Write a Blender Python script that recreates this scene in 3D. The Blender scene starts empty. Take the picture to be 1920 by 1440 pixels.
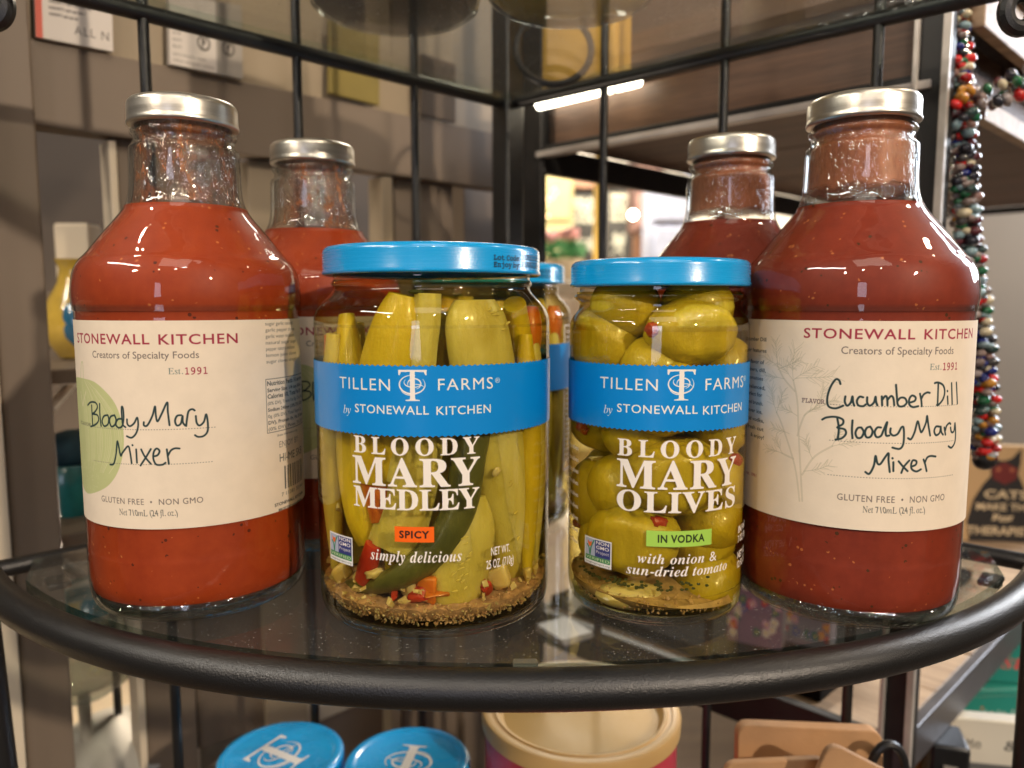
import bpy, bmesh, math, random
import numpy as np
from mathutils import Vector, Matrix, Euler
R = math.radians
rnd = random.Random(7)
SC = bpy.context.scene
COL = SC.collection

# ------------------------------------------------------------------ camera, world, lamps, exposure
F_PX = 1440.0                       # focal length in pixels of the 1920 wide photograph
PITCH = math.atan(150 / F_PX)
EYE = Vector((0, 0, .115))          # metres above the glass shelf
cam_d = bpy.data.cameras.new('camera')
cam_d.sensor_width = 36
cam_d.lens = 36 * F_PX / 1920
cam_d.clip_start = .01
cam_d.clip_end = 60
cam = bpy.data.objects.new('camera', cam_d)
COL.objects.link(cam)
cam.location = EYE
cam.rotation_euler = (math.pi / 2 - PITCH, 0, 0)
cam_d.dof.use_dof = True
cam_d.dof.focus_distance = .266
cam_d.dof.aperture_fstop = 8.8
SC.camera = cam

world = bpy.data.worlds.new('World')
SC.world = world
world.use_nodes = True
bg = world.node_tree.nodes['Background']
bg.inputs['Color'].default_value = (1.0, .86, .72, 1)
bg.inputs['Strength'].default_value = .10

def lamp(name, kind, loc, target, energy, color, size=.1, size_y=None, spot=None, blend=.5):
    d = bpy.data.lights.new(name, kind)
    d.energy = energy
    d.color = color
    if kind == 'AREA':
        d.size = size
        if size_y:
            d.shape = 'RECTANGLE'
            d.size_y = size_y
        else:
            d.shape = 'DISK'
    else:
        d.shadow_soft_size = size
    if kind == 'SPOT':
        d.spot_size = spot
        d.spot_blend = blend
    o = bpy.data.objects.new(name, d)
    COL.objects.link(o)
    o.location = loc
    o.rotation_euler = (Vector(target) - Vector(loc)).to_track_quat('-Z', 'Y').to_euler()
    return o
WARM = (1.0, .83, .64)
lamp('track_spot', 'SPOT', (1.45, -1.50, 1.05), (0, .35, .03), 160, WARM, .035, spot=R(38), blend=.6)
lamp('track_spot', 'SPOT', (-1.35, -1.35, 1.25), (0, .35, .05), 34, (1, .84, .66), .05, spot=R(42), blend=.6)
lamp('track_spot', 'SPOT', (.25, -1.9, 1.7), (0, .4, .05), 20, WARM, .05, spot=R(40), blend=.7)
lamp('track_spot', 'SPOT', (.62, -1.7, 1.9), (0, .35, .05), 11, (.86, .90, 1.0), .045, spot=R(40), blend=.7)
lamp('track_spot', 'SPOT', (-.45, -1.9, 1.55), (-.1, .35, .05), 16, WARM, .04, spot=R(40), blend=.7)
lamp('ceiling_tube', 'AREA', (-1.10, -.35, 1.15), (-.1, .35, .1), 10, (1, .93, .80), .9, .09)
lamp('shop_window', 'AREA', (1.7, 1.35, .75), (.1, .4, .08), 40, (.82, .89, 1.0), .7, .9)
lamp('front_window', 'AREA', (-.55, -2.3, .35), (0, .3, .1), 6, (.80, .82, 1.0), .45, .9)
lamp('fill_panel', 'AREA', (.3, 3.6, 2.4), (.3, 4.3, 0), 620, (1, .92, .80), 1.6, 1.6)  # unseen fill that brightens the shop beyond
lamp('fill_panel', 'AREA', (0, -1.2, 2.3), (0, .3, 0), 13, (1, .90, .76), 1.2, 1.2)  # added soft fill above and behind the camera
lamp('cabinet_downlight', 'SPOT', (-.95, .15, 1.5), (-.36, .62, -.2), 24, WARM, .04, spot=R(40), blend=.8)
lamp('cabinet_fill_point', 'POINT', (-.262, .560, -.055), (0, 0, 0), 1.6, WARM, .012)  # made-up point lamp hidden behind the bottle, brightens the cream shelf
lamp('upper_fill_spot', 'SPOT', (.85, -.75, 1.75), (.04, .56, .30), 60, WARM, .04, spot=R(20), blend=.8)  # added to brighten the yellow bag and the upper shelf
lamp('unit_downlight', 'SPOT', (1.25, .35, 1.3), (.35, .75, -.1), 45, WARM, .05, spot=R(50), blend=.8)

SC.view_settings.view_transform = 'Standard'
SC.view_settings.look = 'None'
SC.view_settings.exposure = 0
SC.view_settings.gamma = 1
SC.render.engine = 'CYCLES'
cy = SC.cycles
cy.max_bounces = 16
cy.transparent_max_bounces = 40
cy.transmission_bounces = 10
cy.glossy_bounces = 5
cy.diffuse_bounces = 4
cy.use_denoising = True
cy.sample_clamp_indirect = 6
cy.caustics_reflective = False
cy.caustics_refractive = False

# ------------------------------------------------------------------ picture geometry helpers
CP, SP = math.cos(PITCH), math.sin(PITCH)
def ray(px, py):
    b = py - 720
    return Vector((px - 960, F_PX * CP - b * SP, -F_PX * SP - b * CP))
def at(px, py, y):
    v = ray(px, py)
    return EYE + v * (y / v.y)
def at_z(px, py, z):
    v = ray(px, py)
    return EYE + v * ((z - EYE.z) / v.z)
def on_plane(px, py, point, normal):
    v = ray(px, py)
    n = Vector(normal)
    return EYE + v * ((Vector(point) - EYE).dot(n) / v.dot(n))
def on_cyl(px, py, X, Y, r):
    """angle (0 faces the viewer, + to the right) and height where a sight line meets a cylinder"""
    v = ray(px, py)
    a = v.x ** 2 + v.y ** 2
    b = -2 * (v.x * X + v.y * Y)
    c = X * X + Y * Y - r * r
    q = b * b - 4 * a * c
    if q < 0:
        t = -b / (2 * a)
    else:
        t = (-b - math.sqrt(q)) / (2 * a)
    p = EYE + v * t
    return math.atan2(p.x - X, -(p.y - Y)), p.z

# ------------------------------------------------------------------ object helpers
def tag(o, label=None, cat=None, group=None, kind=None):
    if label: o['label'] = label
    if cat: o['category'] = cat
    if group: o['group'] = group
    if kind: o['kind'] = kind
    return o
def empty(name, loc=(0, 0, 0), rz=0, label=None, cat=None, group=None):
    o = bpy.data.objects.new(name, None)
    o.empty_display_size = .02
    COL.objects.link(o)
    o.location = loc
    o.rotation_euler = (0, 0, rz)
    return tag(o, label, cat, group)
def children(o):
    return [c for c in list(COL.objects) if c.parent == o]
def copy_tree(o, parent=None):
    c = o.copy()
    COL.objects.link(c)
    c.parent = parent
    for ch in children(o):
        copy_tree(ch, c)
    return c

class MB:
    def __init__(s):
        s.v, s.f, s.uv, s.mi = [], [], None, []
    def add(s, vs, fs, mi=0):
        n = len(s.v)
        s.v += [tuple(x) for x in vs]
        s.f += [tuple(i + n for i in f) for f in fs]
        s.mi += [mi] * len(fs)
        return s
    def box(s, c, d, rz=0, M=None):
        x, y, z = d[0] / 2, d[1] / 2, d[2] / 2
        vs = [Vector((i, j, k)) for k in (-z, z) for i, j in ((-x, -y), (x, -y), (x, y), (-x, y))]
        m = (M if M is not None else Matrix.Rotation(rz, 3, 'Z'))
        vs = [m @ v + Vector(c) for v in vs]
        return s.add(vs, [(3, 2, 1, 0), (4, 5, 6, 7), (0, 1, 5, 4), (1, 2, 6, 5), (2, 3, 7, 6), (3, 0, 4, 7)])
    def slab(s, poly, off, mi=0, mi_side=None):
        """polygon (list of 3d points) extruded by vector off"""
        n = len(poly)
        off = Vector(off)
        vs = [Vector(p) for p in poly] + [Vector(p) + off for p in poly]
        s.add(vs, [tuple(range(n))[::-1], tuple(range(n, 2 * n))], mi)
        k = len(s.v) - 2 * n
        for i in range(n):
            j = (i + 1) % n
            s.f.append((k + i, k + j, k + n + j, k + n + i))
            s.mi.append(mi if mi_side is None else mi_side)
        return s
    def lathe(s, prof, n=72, c=(0, 0, 0), mi=0, a0=0, a1=2 * math.pi):
        full = abs(a1 - a0 - 2 * math.pi) < 1e-6
        vs, fs = [], []
        cols = n if full else n + 1
        for r, z in prof:
            for i in range(cols):
                a = a0 + (a1 - a0) * i / n
                vs.append((c[0] + r * math.sin(a), c[1] - r * math.cos(a), c[2] + z))
        for k in range(len(prof) - 1):
            for i in range(n):
                j = (i + 1) % cols if full else i + 1
                fs.append((k * cols + i, k * cols + j, (k + 1) * cols + j, (k + 1) * cols + i))
        return s.add(vs, fs, mi)
    def tube(s, pts, r, n=12, caps=True, closed=False, rr=None):
        pts = [Vector(p) for p in pts]
        m = len(pts)
        up = Vector((0, 0, 1))
        vs, fs = [], []
        prev = None
        for i, p in enumerate(pts):
            if closed:
                t = pts[(i + 1) % m] - pts[i - 1]
            else:
                t = pts[min(i + 1, m - 1)] - pts[max(i - 1, 0)]
            t.normalize()
            if prev is None:
                a = t.cross(up)
                if a.length < .05: a = t.cross(Vector((1, 0, 0)))
            else:
                a = prev - t * prev.dot(t)
            a.normalize()
            prev = a
            b = t.cross(a)
            ri = rr[i] if rr else r
            for k in range(n):
                q = 2 * math.pi * k / n
                vs.append(p + a * (math.cos(q) * ri) + b * (math.sin(q) * ri))
        for i in range(m if closed else m - 1):
            for k in range(n):
                a_, b_ = i * n + k, i * n + (k + 1) % n
                c_, d_ = ((i + 1) % m) * n + (k + 1) % n, ((i + 1) % m) * n + k
                fs.append((a_, d_, c_, b_))
        if caps and not closed:
            fs.append(tuple(range(n)))
            fs.append(tuple(range((m - 1) * n, m * n))[::-1])
        return s.add(vs, fs)
    def ball(s, c, r, n=10, m=7, M=None, jit=0):
        vs, fs = [], []
        rx, ry, rz = (r, r, r) if isinstance(r, (int, float)) else r
        for i in range(m + 1):
            th = math.pi * i / m
            for k in range(n):
                ph = 2 * math.pi * k / n
                g = 1 + (rnd.uniform(-jit, jit) if jit else 0)
                v = Vector((rx * math.sin(th) * math.cos(ph), ry * math.sin(th) * math.sin(ph), rz * math.cos(th))) * g
                if M is not None: v = M @ v
                vs.append(v + Vector(c))
        for i in range(m):
            for k in range(n):
                fs.append((i * n + k, (i + 1) * n + k, (i + 1) * n + (k + 1) % n, i * n + (k + 1) % n))
        return s.add(vs, fs)
    def build(s, name, mats, parent=None, smooth=True, bevel=0, auto=35, subsurf=0):
        me = bpy.data.meshes.new(name)
        me.from_pydata([tuple(v) for v in s.v], [], s.f)
        if not isinstance(mats, (list, tuple)): mats = [mats]
        for m in mats: me.materials.append(m)
        for p, mi in zip(me.polygons, s.mi): p.material_index = mi
        if s.uv is not None:
            l = me.uv_layers.new(name='UVMap')
            for lp in me.loops: l.data[lp.index].uv = s.uv[lp.vertex_index]
        bm = bmesh.new()
        bm.from_mesh(me)
        bmesh.ops.remove_doubles(bm, verts=bm.verts, dist=1e-6)
        bmesh.ops.recalc_face_normals(bm, faces=bm.faces)
        bm.to_mesh(me)
        bm.free()
        if smooth:
            for p in me.polygons: p.use_smooth = True
            me.set_sharp_from_angle(angle=R(auto))
        o = bpy.data.objects.new(name, me)
        COL.objects.link(o)
        if parent is not None: o.parent = parent
        if bevel:
            b = o.modifiers.new('bevel', 'BEVEL')
            b.width = bevel
            b.segments = 2
            b.limit_method = 'ANGLE'
        if subsurf:
            b = o.modifiers.new('subsurf', 'SUBSURF')
            b.levels = b.render_levels = subsurf
        return o

def catmull(pts, k=6, closed=False):
    P = [np.array(p, float) for p in pts]
    n = len(P)
    if n < 3: return P
    out = []
    for i in range(n - 1):
        p0, p1, p2, p3 = P[max(i - 1, 0)], P[i], P[i + 1], P[min(i + 2, n - 1)]
        for j in range(k):
            t = j / k
            out.append(.5 * (2 * p1 + (p2 - p0) * t + (2 * p0 - 5 * p1 + 4 * p2 - p3) * t * t + (3 * p1 - p0 - 3 * p2 + p3) * t ** 3))
    out.append(P[-1])
    return out

# ------------------------------------------------------------------ materials
class Nodes:
    def __init__(s, name):
        s.m = bpy.data.materials.new(name)
        s.m.use_nodes = True
        s.t = s.m.node_tree
        s.p = s.t.nodes['Principled BSDF']
        s.out = s.t.nodes['Material Output']
    def n(s, kind, **kw):
        nd = s.t.nodes.new('ShaderNode' + kind)
        for k, v in kw.items():
            if k in nd.inputs.keys():
                nd.inputs[k].default_value = v
            else:
                setattr(nd, k, v)
        return nd
    def l(s, a, b):
        s.t.links.new(a, b)
    def coord(s, kind='Object', scale=(1, 1, 1)):
        c = s.n('TexCoord')
        mp = s.n('Mapping')
        mp.inputs['Scale'].default_value = scale
        s.l(c.outputs[kind], mp.inputs[0])
        return mp.outputs[0]
    def noise(s, scale, detail=3, co=None, rough=.5, dist=0):
        nz = s.n('TexNoise', Scale=scale, Detail=detail, Roughness=rough, Distortion=dist)
        if co is None: co = s.coord()
        s.l(co, nz.inputs['Vector'])
        return nz.outputs[0]
    def ramp(s, fac, stops):
        r = s.n('ValToRGB')
        e = r.color_ramp.elements
        while len(e) > 1: e.remove(e[-1])
        e[0].position = stops[0][0]
        e[0].color = (*stops[0][1], 1)
        for pos, c in stops[1:]:
            x = e.new(pos)
            x.color = (*c, 1)
        s.l(fac, r.inputs[0])
        return r.outputs[0]
    def math(s, op, a, b=None, c=None, clamp=False):
        m = s.n('Math', operation=op, use_clamp=clamp)
        for i, x in enumerate((a, b, c)):
            if x is None: continue
            if isinstance(x, (int, float)): m.inputs[i].default_value = x
            else: s.l(x, m.inputs[i])
        return m.outputs[0]
    def mix(s, fac, a, b, blend='MIX'):
        m = s.n('Mix', data_type='RGBA', blend_type=blend)
        for i, x in ((0, fac), (6, a), (7, b)):
            if isinstance(x, (int, float)): m.inputs[i].default_value = x
            elif isinstance(x, tuple): m.inputs[i].default_value = (*x, 1)
            else: s.l(x, m.inputs[i])
        return m.outputs[2]
    def bump(s, h, strength, dist=.001, target=None):
        b = s.n('Bump', Strength=strength, Distance=dist)
        s.l(h, b.inputs['Height'])
        s.l(b.outputs[0], (target or s.p).inputs['Normal'])
        return b.outputs[0]

def plain(name, col, rough=.5, metal=0, var=.12, vscale=30, bump=0, bscale=400, bdist=.0005, spec=.5, coat=0, sss=0):
    s = Nodes(name)
    nz = s.noise(vscale, 4)
    dark = tuple(c * (1 - var) for c in col)
    lite = tuple(min(1, c * (1 + var)) for c in col)
    s.l(s.ramp(nz, [(.3, dark), (.7, lite)]), s.p.inputs['Base Color'])
    s.p.inputs['Metallic'].default_value = metal
    s.l(s.math('MULTIPLY_ADD', nz, .16, rough - .08), s.p.inputs['Roughness'])
    s.p.inputs['Specular IOR Level'].default_value = spec
    s.p.inputs['Coat Weight'].default_value = coat
    s.p.inputs['Coat Roughness'].default_value = .06
    if sss:
        s.p.inputs['Subsurface Weight'].default_value = sss
        s.p.inputs['Subsurface Radius'].default_value = (.004, .003, .001)
        s.p.inputs['Subsurface Scale'].default_value = 1
    if bump:
        s.bump(s.noise(bscale, 2), bump, bdist)
    return s.m

def thin_glass(name, tint=(.97, .98, .97), edge=(.45, .5, .47), rough=.0, wob=0., wscale=60, base=.045, dust=0., stretch=(1, 1, 1)):
    """a thin sheet of clear glass: tinted pass-through (deeper at grazing angles, where the path is longer) plus Fresnel gloss"""
    s = Nodes(name)
    lw = s.n('LayerWeight', Blend=.5)
    tr = s.n('BsdfTransparent')
    gl = s.n('BsdfGlossy', Roughness=rough)
    mx = s.n('MixShader')
    fac = s.math('MULTIPLY_ADD', s.math('POWER', lw.outputs['Facing'], 4.5), .85, base, clamp=True)
    s.l(s.mix(s.math('POWER', lw.outputs['Facing'], 2.5), tint, edge), tr.inputs[0])
    if wob:
        h = s.noise(wscale, 2, s.coord(scale=stretch))
        b = s.n('Bump', Strength=wob, Distance=.002)
        s.l(h, b.inputs['Height'])
        s.l(b.outputs[0], gl.inputs['Normal'])
    s.l(fac, mx.inputs[0])
    s.l(tr.outputs[0], mx.inputs[1])
    s.l(gl.outputs[0], mx.inputs[2])
    res = mx.outputs[0]
    if dust:
        a = s.noise(900, 1)
        k = s.math('MULTIPLY', s.math('GREATER_THAN', a, .72), s.math('GREATER_THAN', s.noise(60, 3), .5))
        sc_ = s.noise(40, 1, s.coord(scale=(1, 14, 1)))
        df = s.n('BsdfDiffuse')
        df.inputs[0].default_value = (.8, .76, .7, 1)
        m2 = s.n('MixShader')
        s.l(s.math('MAXIMUM', s.math('MULTIPLY', k, dust), s.math('MULTIPLY', s.noise(6, 3), .035)), m2.inputs[0])
        s.l(res, m2.inputs[1])
        s.l(df.outputs[0], m2.inputs[2])
        res = m2.outputs[0]
    s.l(res, s.out.inputs[0])
    return s.m

def real_glass(name, col=(.96, .98, .97), rough=0, wob=.2, wscale=90):
    s = Nodes(name)
    s.p.inputs['Base Color'].default_value = (*col, 1)
    s.p.inputs['Transmission Weight'].default_value = 1
    s.p.inputs['Roughness'].default_value = rough
    s.p.inputs['IOR'].default_value = 1.5
    if wob: s.bump(s.noise(wscale, 2), wob, .001)
    return s.m

def tinted(name, col, face=None, gloss=0.0):
    """clear coloured liquid seen through the jar"""
    s = Nodes(name)
    tr = s.n('BsdfTransparent')
    nz = s.noise(40, 4, s.coord(scale=(1, 1, .3)))
    lw = s.n('LayerWeight', Blend=.5)
    deep = (col[0] * .80, col[1] * .72, col[2] * .45)
    s.l(s.mix(s.math('POWER', lw.outputs['Facing'], 2.2), s.ramp(nz, [(.3, tuple(c * .92 for c in col)), (.7, col)]), deep), tr.inputs[0])
    s.l(tr.outputs[0], s.out.inputs[0])
    return s.m

def image_mat(name, img, rough=.6, alpha=False, emboss=0, paper=0, coat=0, spec=.4):
    s = Nodes(name)
    tx = s.n('TexImage')
    tx.image = img
    tx.interpolation = 'Cubic'
    uvn = s.n('UVMap')
    s.l(uvn.outputs[0], tx.inputs[0])
    col = tx.outputs[0]
    if paper:
        col = s.mix(1.0, col, s.ramp(s.noise(160, 5), [(.3, (1 - paper,) * 3), (.7, (1, 1, 1))]), 'MULTIPLY')
        s.bump(s.noise(900, 3), .12, .0003)
    s.l(col, s.p.inputs['Base Color'])
    s.p.inputs['Roughness'].default_value = rough
    s.p.inputs['Specular IOR Level'].default_value = spec
    s.p.inputs['Coat Weight'].default_value = coat
    if alpha: s.l(tx.outputs[1], s.p.inputs['Alpha'])
    return s.m

def emitter(name, col, strength):
    s = Nodes(name)
    s.p.inputs['Base Color'].default_value = (*col, 1)
    s.p.inputs['Emission Color'].default_value = (*col, 1)
    s.p.inputs['Emission Strength'].default_value = strength
    return s.m

def wood(name, a, b, axis='X', scale=8, rough=.55, rot=0):
    s = Nodes(name)
    c = s.n('TexCoord')
    mp = s.n('Mapping')
    mp.inputs['Rotation'].default_value = (0, 0, rot)
    s.l(c.outputs['Object'], mp.inputs[0])
    m2 = s.n('Mapping')
    m2.inputs['Scale'].default_value = (1, 14, 14)
    s.l(mp.outputs[0], m2.inputs[0])
    g = s.noise(scale, 8, m2.outputs[0], .65, .6)
    g2 = s.noise(scale * 7, 4, m2.outputs[0], .6)
    v = s.math('MULTIPLY_ADD', g2, .35, s.math('MULTIPLY', g, .75))
    s.l(s.ramp(v, [(.34, a), (.5, tuple((x + y) / 2 for x, y in zip(a, b))), (.66, b)]), s.p.inputs['Base Color'])
    s.p.inputs['Roughness'].default_value = rough
    s.bump(v, .35, .001)
    return s.m

def powder_coat():
    s = Nodes('black_powder_coat')
    s.p.inputs['Base Color'].default_value = (.060, .060, .062, 1)
    s.p.inputs['Metallic'].default_value = .9
    s.p.inputs['Specular IOR Level'].default_value = .9
    s.p.inputs['Specular Tint'].default_value = (1, .95, .88, 1)
    co = s.coord()
    a = s.noise(1700, 2, co)
    b = s.noise(3600, 1, co)
    h = s.math('ADD', a, s.math('MULTIPLY', b, .4))
    s.l(s.math('MULTIPLY_ADD', s.noise(90, 3, co), .08, .32), s.p.inputs['Roughness'])
    s.bump(h, .5, .0003)
    return s.m

def lid_metal():
    s = Nodes('brushed_gold_tinted_lid')
    co = s.coord(scale=(1, 1, 60))
    nz = s.noise(18, 4, co)
    s.l(s.ramp(nz, [(.3, (.64, .60, .53)), (.7, (.77, .73, .66))]), s.p.inputs['Base Color'])
    s.p.inputs['Metallic'].default_value = 1
    s.l(s.math('MULTIPLY_ADD', nz, .12, .27), s.p.inputs['Roughness'])
    s.bump(s.noise(1500, 2), .06, .0003)
    return s.m

def blue_lid():
    s = Nodes('blue_enamelled_lid')
    s.l(s.ramp(s.noise(30, 3), [(.3, (.001, .31, .70)), (.7, (.001, .34, .75))]), s.p.inputs['Base Color'])
    s.p.inputs['Roughness'].default_value = .28
    s.p.inputs['Coat Weight'].default_value = .8
    s.p.inputs['Coat Roughness'].default_value = .08
    scr = s.noise(50, 5, s.coord(scale=(1, 1, 30)), .7)
    s.l(s.math('MULTIPLY_ADD', scr, .14, .20), s.p.inputs['Roughness'])
    s.l(s.math('MULTIPLY_ADD', s.noise(160, 4), .25, -.02, clamp=True), s.p.inputs['Coat Roughness'])
    s.bump(s.noise(1500, 3), .10, .0003)
    return s.m

def sauce(name, a, b, fleck):
    s = Nodes(name)
    co = s.coord()
    big = s.math('MULTIPLY_ADD', s.noise(60, 4, s.coord(scale=(1, 1, .12)), .6), .45, s.math('MULTIPLY', s.noise(22, 5, co, .55, .8), .55))
    mid = s.noise(240, 4, co, .6)
    c1 = s.ramp(s.math('MULTIPLY_ADD', mid, .35, s.math('MULTIPLY', big, .7)), [(.34, a), (.68, b)])
    vo = s.n('TexVoronoi', Scale=330.)
    s.l(co, vo.inputs['Vector'])
    fl = s.math('MULTIPLY', s.math('LESS_THAN', vo.outputs['Distance'], .22), s.math('GREATER_THAN', s.noise(130, 2, co), .60))
    c2 = s.mix(s.math('MULTIPLY', fl, .8), c1, fleck)
    vo2 = s.n('TexVoronoi', Scale=420.)
    s.l(co, vo2.inputs['Vector'])
    f2 = s.math('MULTIPLY', s.math('LESS_THAN', vo2.outputs['Distance'], .24), s.math('GREATER_THAN', s.noise(150, 2, s.coord(scale=(1, 1, 1.3))), .62))
    c3 = s.mix(s.math('MULTIPLY', f2, .55), c2, (.75, .25, .07))
    s.l(c3, s.p.inputs['Base Color'])
    s.p.inputs['Roughness'].default_value = .5
    s.p.inputs['Specular IOR Level'].default_value = .25
    s.p.inputs['Subsurface Weight'].default_value = .12
    s.p.inputs['Subsurface Radius'].default_value = (.004, .001, .0004)
    s.p.inputs['Subsurface Scale'].default_value = 1
    s.bump(s.noise(90, 3, co), .10, .001)
    return s.m

def residue(name, col, lo, hi, dots=False, zr=(.152, .176)):
    """film of sauce left on the inside of the neck"""
    s = Nodes(name)
    co = s.coord(scale=(1, 1, .45))
    a = s.noise(95, 6, co, .65, .7)
    fine = s.noise(520, 3, co, .6)
    m = s.ramp(s.math('MULTIPLY_ADD', fine, .22, s.math('MULTIPLY', a, .85)), [(lo, (0, 0, 0)), (hi, (1, 1, 1))])
    s.l(s.ramp(fine, [(.3, tuple(c * .7 for c in col)), (.7, col)]), s.p.inputs['Base Color'])
    s.p.inputs['Roughness'].default_value = .35
    c0 = s.n('TexCoord')
    sx = s.n('SeparateXYZ')
    s.l(c0.outputs['Object'], sx.inputs[0])
    edge = s.math('MULTIPLY_ADD', s.noise(70, 4), .010, sx.outputs[2])
    fade = s.math('MULTIPLY', s.math('SUBTRACT', edge, .1615 if dots else .150), 400, clamp=True)
    s.l(s.math('MULTIPLY', s.math('MULTIPLY', m, .90), fade), s.p.inputs['Alpha'])
    s.bump(a, .5, .001)
    return s.m

M = {}
M['coat'] = powder_coat()
M['steel_lid'] = lid_metal()
M['blue_lid'] = blue_lid()
M['bottle_glass'] = thin_glass('clear_bottle_glass', (.97, .975, .965), (.66, .68, .66), 0.0, .5, 75, .05, stretch=(1, 1, .25))
M['neck_inner'] = thin_glass('inner_glass_wall', (.98, .98, .97), (.55, .57, .55), .04, 1.0, 330, .12, stretch=(1, 1, .6))
M['thick_glass'] = thin_glass('thick_glass_base', (.72, .77, .71), (.36, .44, .37), .01, 1.0, 300, .24)
M['jar_glass'] = thin_glass('clear_jar_glass', (.985, .985, .975), (.70, .66, .48), 0.0, .22, 60, .05, stretch=(1, 1, .3))
M['shelf_glass'] = thin_glass('shelf_glass_sheet', (.90, .905, .89), (.80, .82, .80), 0.0, 0, 10, .045, dust=.28)
M['shelf_edge'] = thin_glass('green_glass_edge', (.62, .70, .65), (.5, .6, .55), .15, .3, 200, .10)
M['sauce_red'] = sauce('tomato_mixer', (.285, .030, .005), (.41, .056, .009), (.05, .012, .005))
M['sauce_dill'] = sauce('tomato_dill_mixer', (.185, .021, .008), (.285, .038, .014), (.04, .026, .006))
M['film_red'] = residue('thin_sauce_film', (.66, .22, .06), .50, .72)
M['film_dill'] = residue('heavy_sauce_film', (.60, .19, .075), .06, .28, dots=True)

# ------------------------------------------------------------------ printing: labels drawn in memory and wrapped on the glass
_TXT = {}
MATHS = {'bold': 0x1d400, 'ital': 0x1d434, 'boldital': 0x1d468, 'mono': 0x1d670}
def encode(s, style):
    if style == 'sans': return s
    base, o = MATHS[style], ''
    if style == 'ital': base = MATHS['ital']
    for c in s:
        if 'A' <= c <= 'Z': o += chr(base + ord(c) - 65)
        elif c == 'h' and style == 'ital': o += '\u210e'
        elif 'a' <= c <= 'z': o += chr(base + 26 + ord(c) - 97)
        elif '0' <= c <= '9' and style in ('bold', 'mono', 'boldital'):
            o += chr((0x1d7f6 if style == 'mono' else 0x1d7ce) + ord(c) - 48)
        else: o += c
    return o
def text_tris(s, style='sans', track=1.0, embolden=0.0):
    key = (s, style, track, embolden)
    if key in _TXT: return _TXT[key]
    c = bpy.data.curves.new('text_tmp', 'FONT')
    c.body = encode(s, style)
    c.size = 1
    c.resolution_u = 3
    c.space_character = track
    c.offset = embolden
    o = bpy.data.objects.new('text_tmp', c)
    COL.objects.link(o)
    bpy.context.view_layer.update()
    me = bpy.data.meshes.new_from_object(o.evaluated_get(bpy.context.evaluated_depsgraph_get()))
    me.calc_loop_triangles()
    V = np.array([v.co[:2] for v in me.vertices]) if len(me.vertices) else np.zeros((1, 2))
    T = np.array([t.vertices[:] for t in me.loop_triangles]).reshape(-1, 3)
    bpy.data.objects.remove(o)
    bpy.data.curves.remove(c)
    bpy.data.meshes.remove(me)
    _TXT[key] = V[T]
    return _TXT[key]

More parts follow.
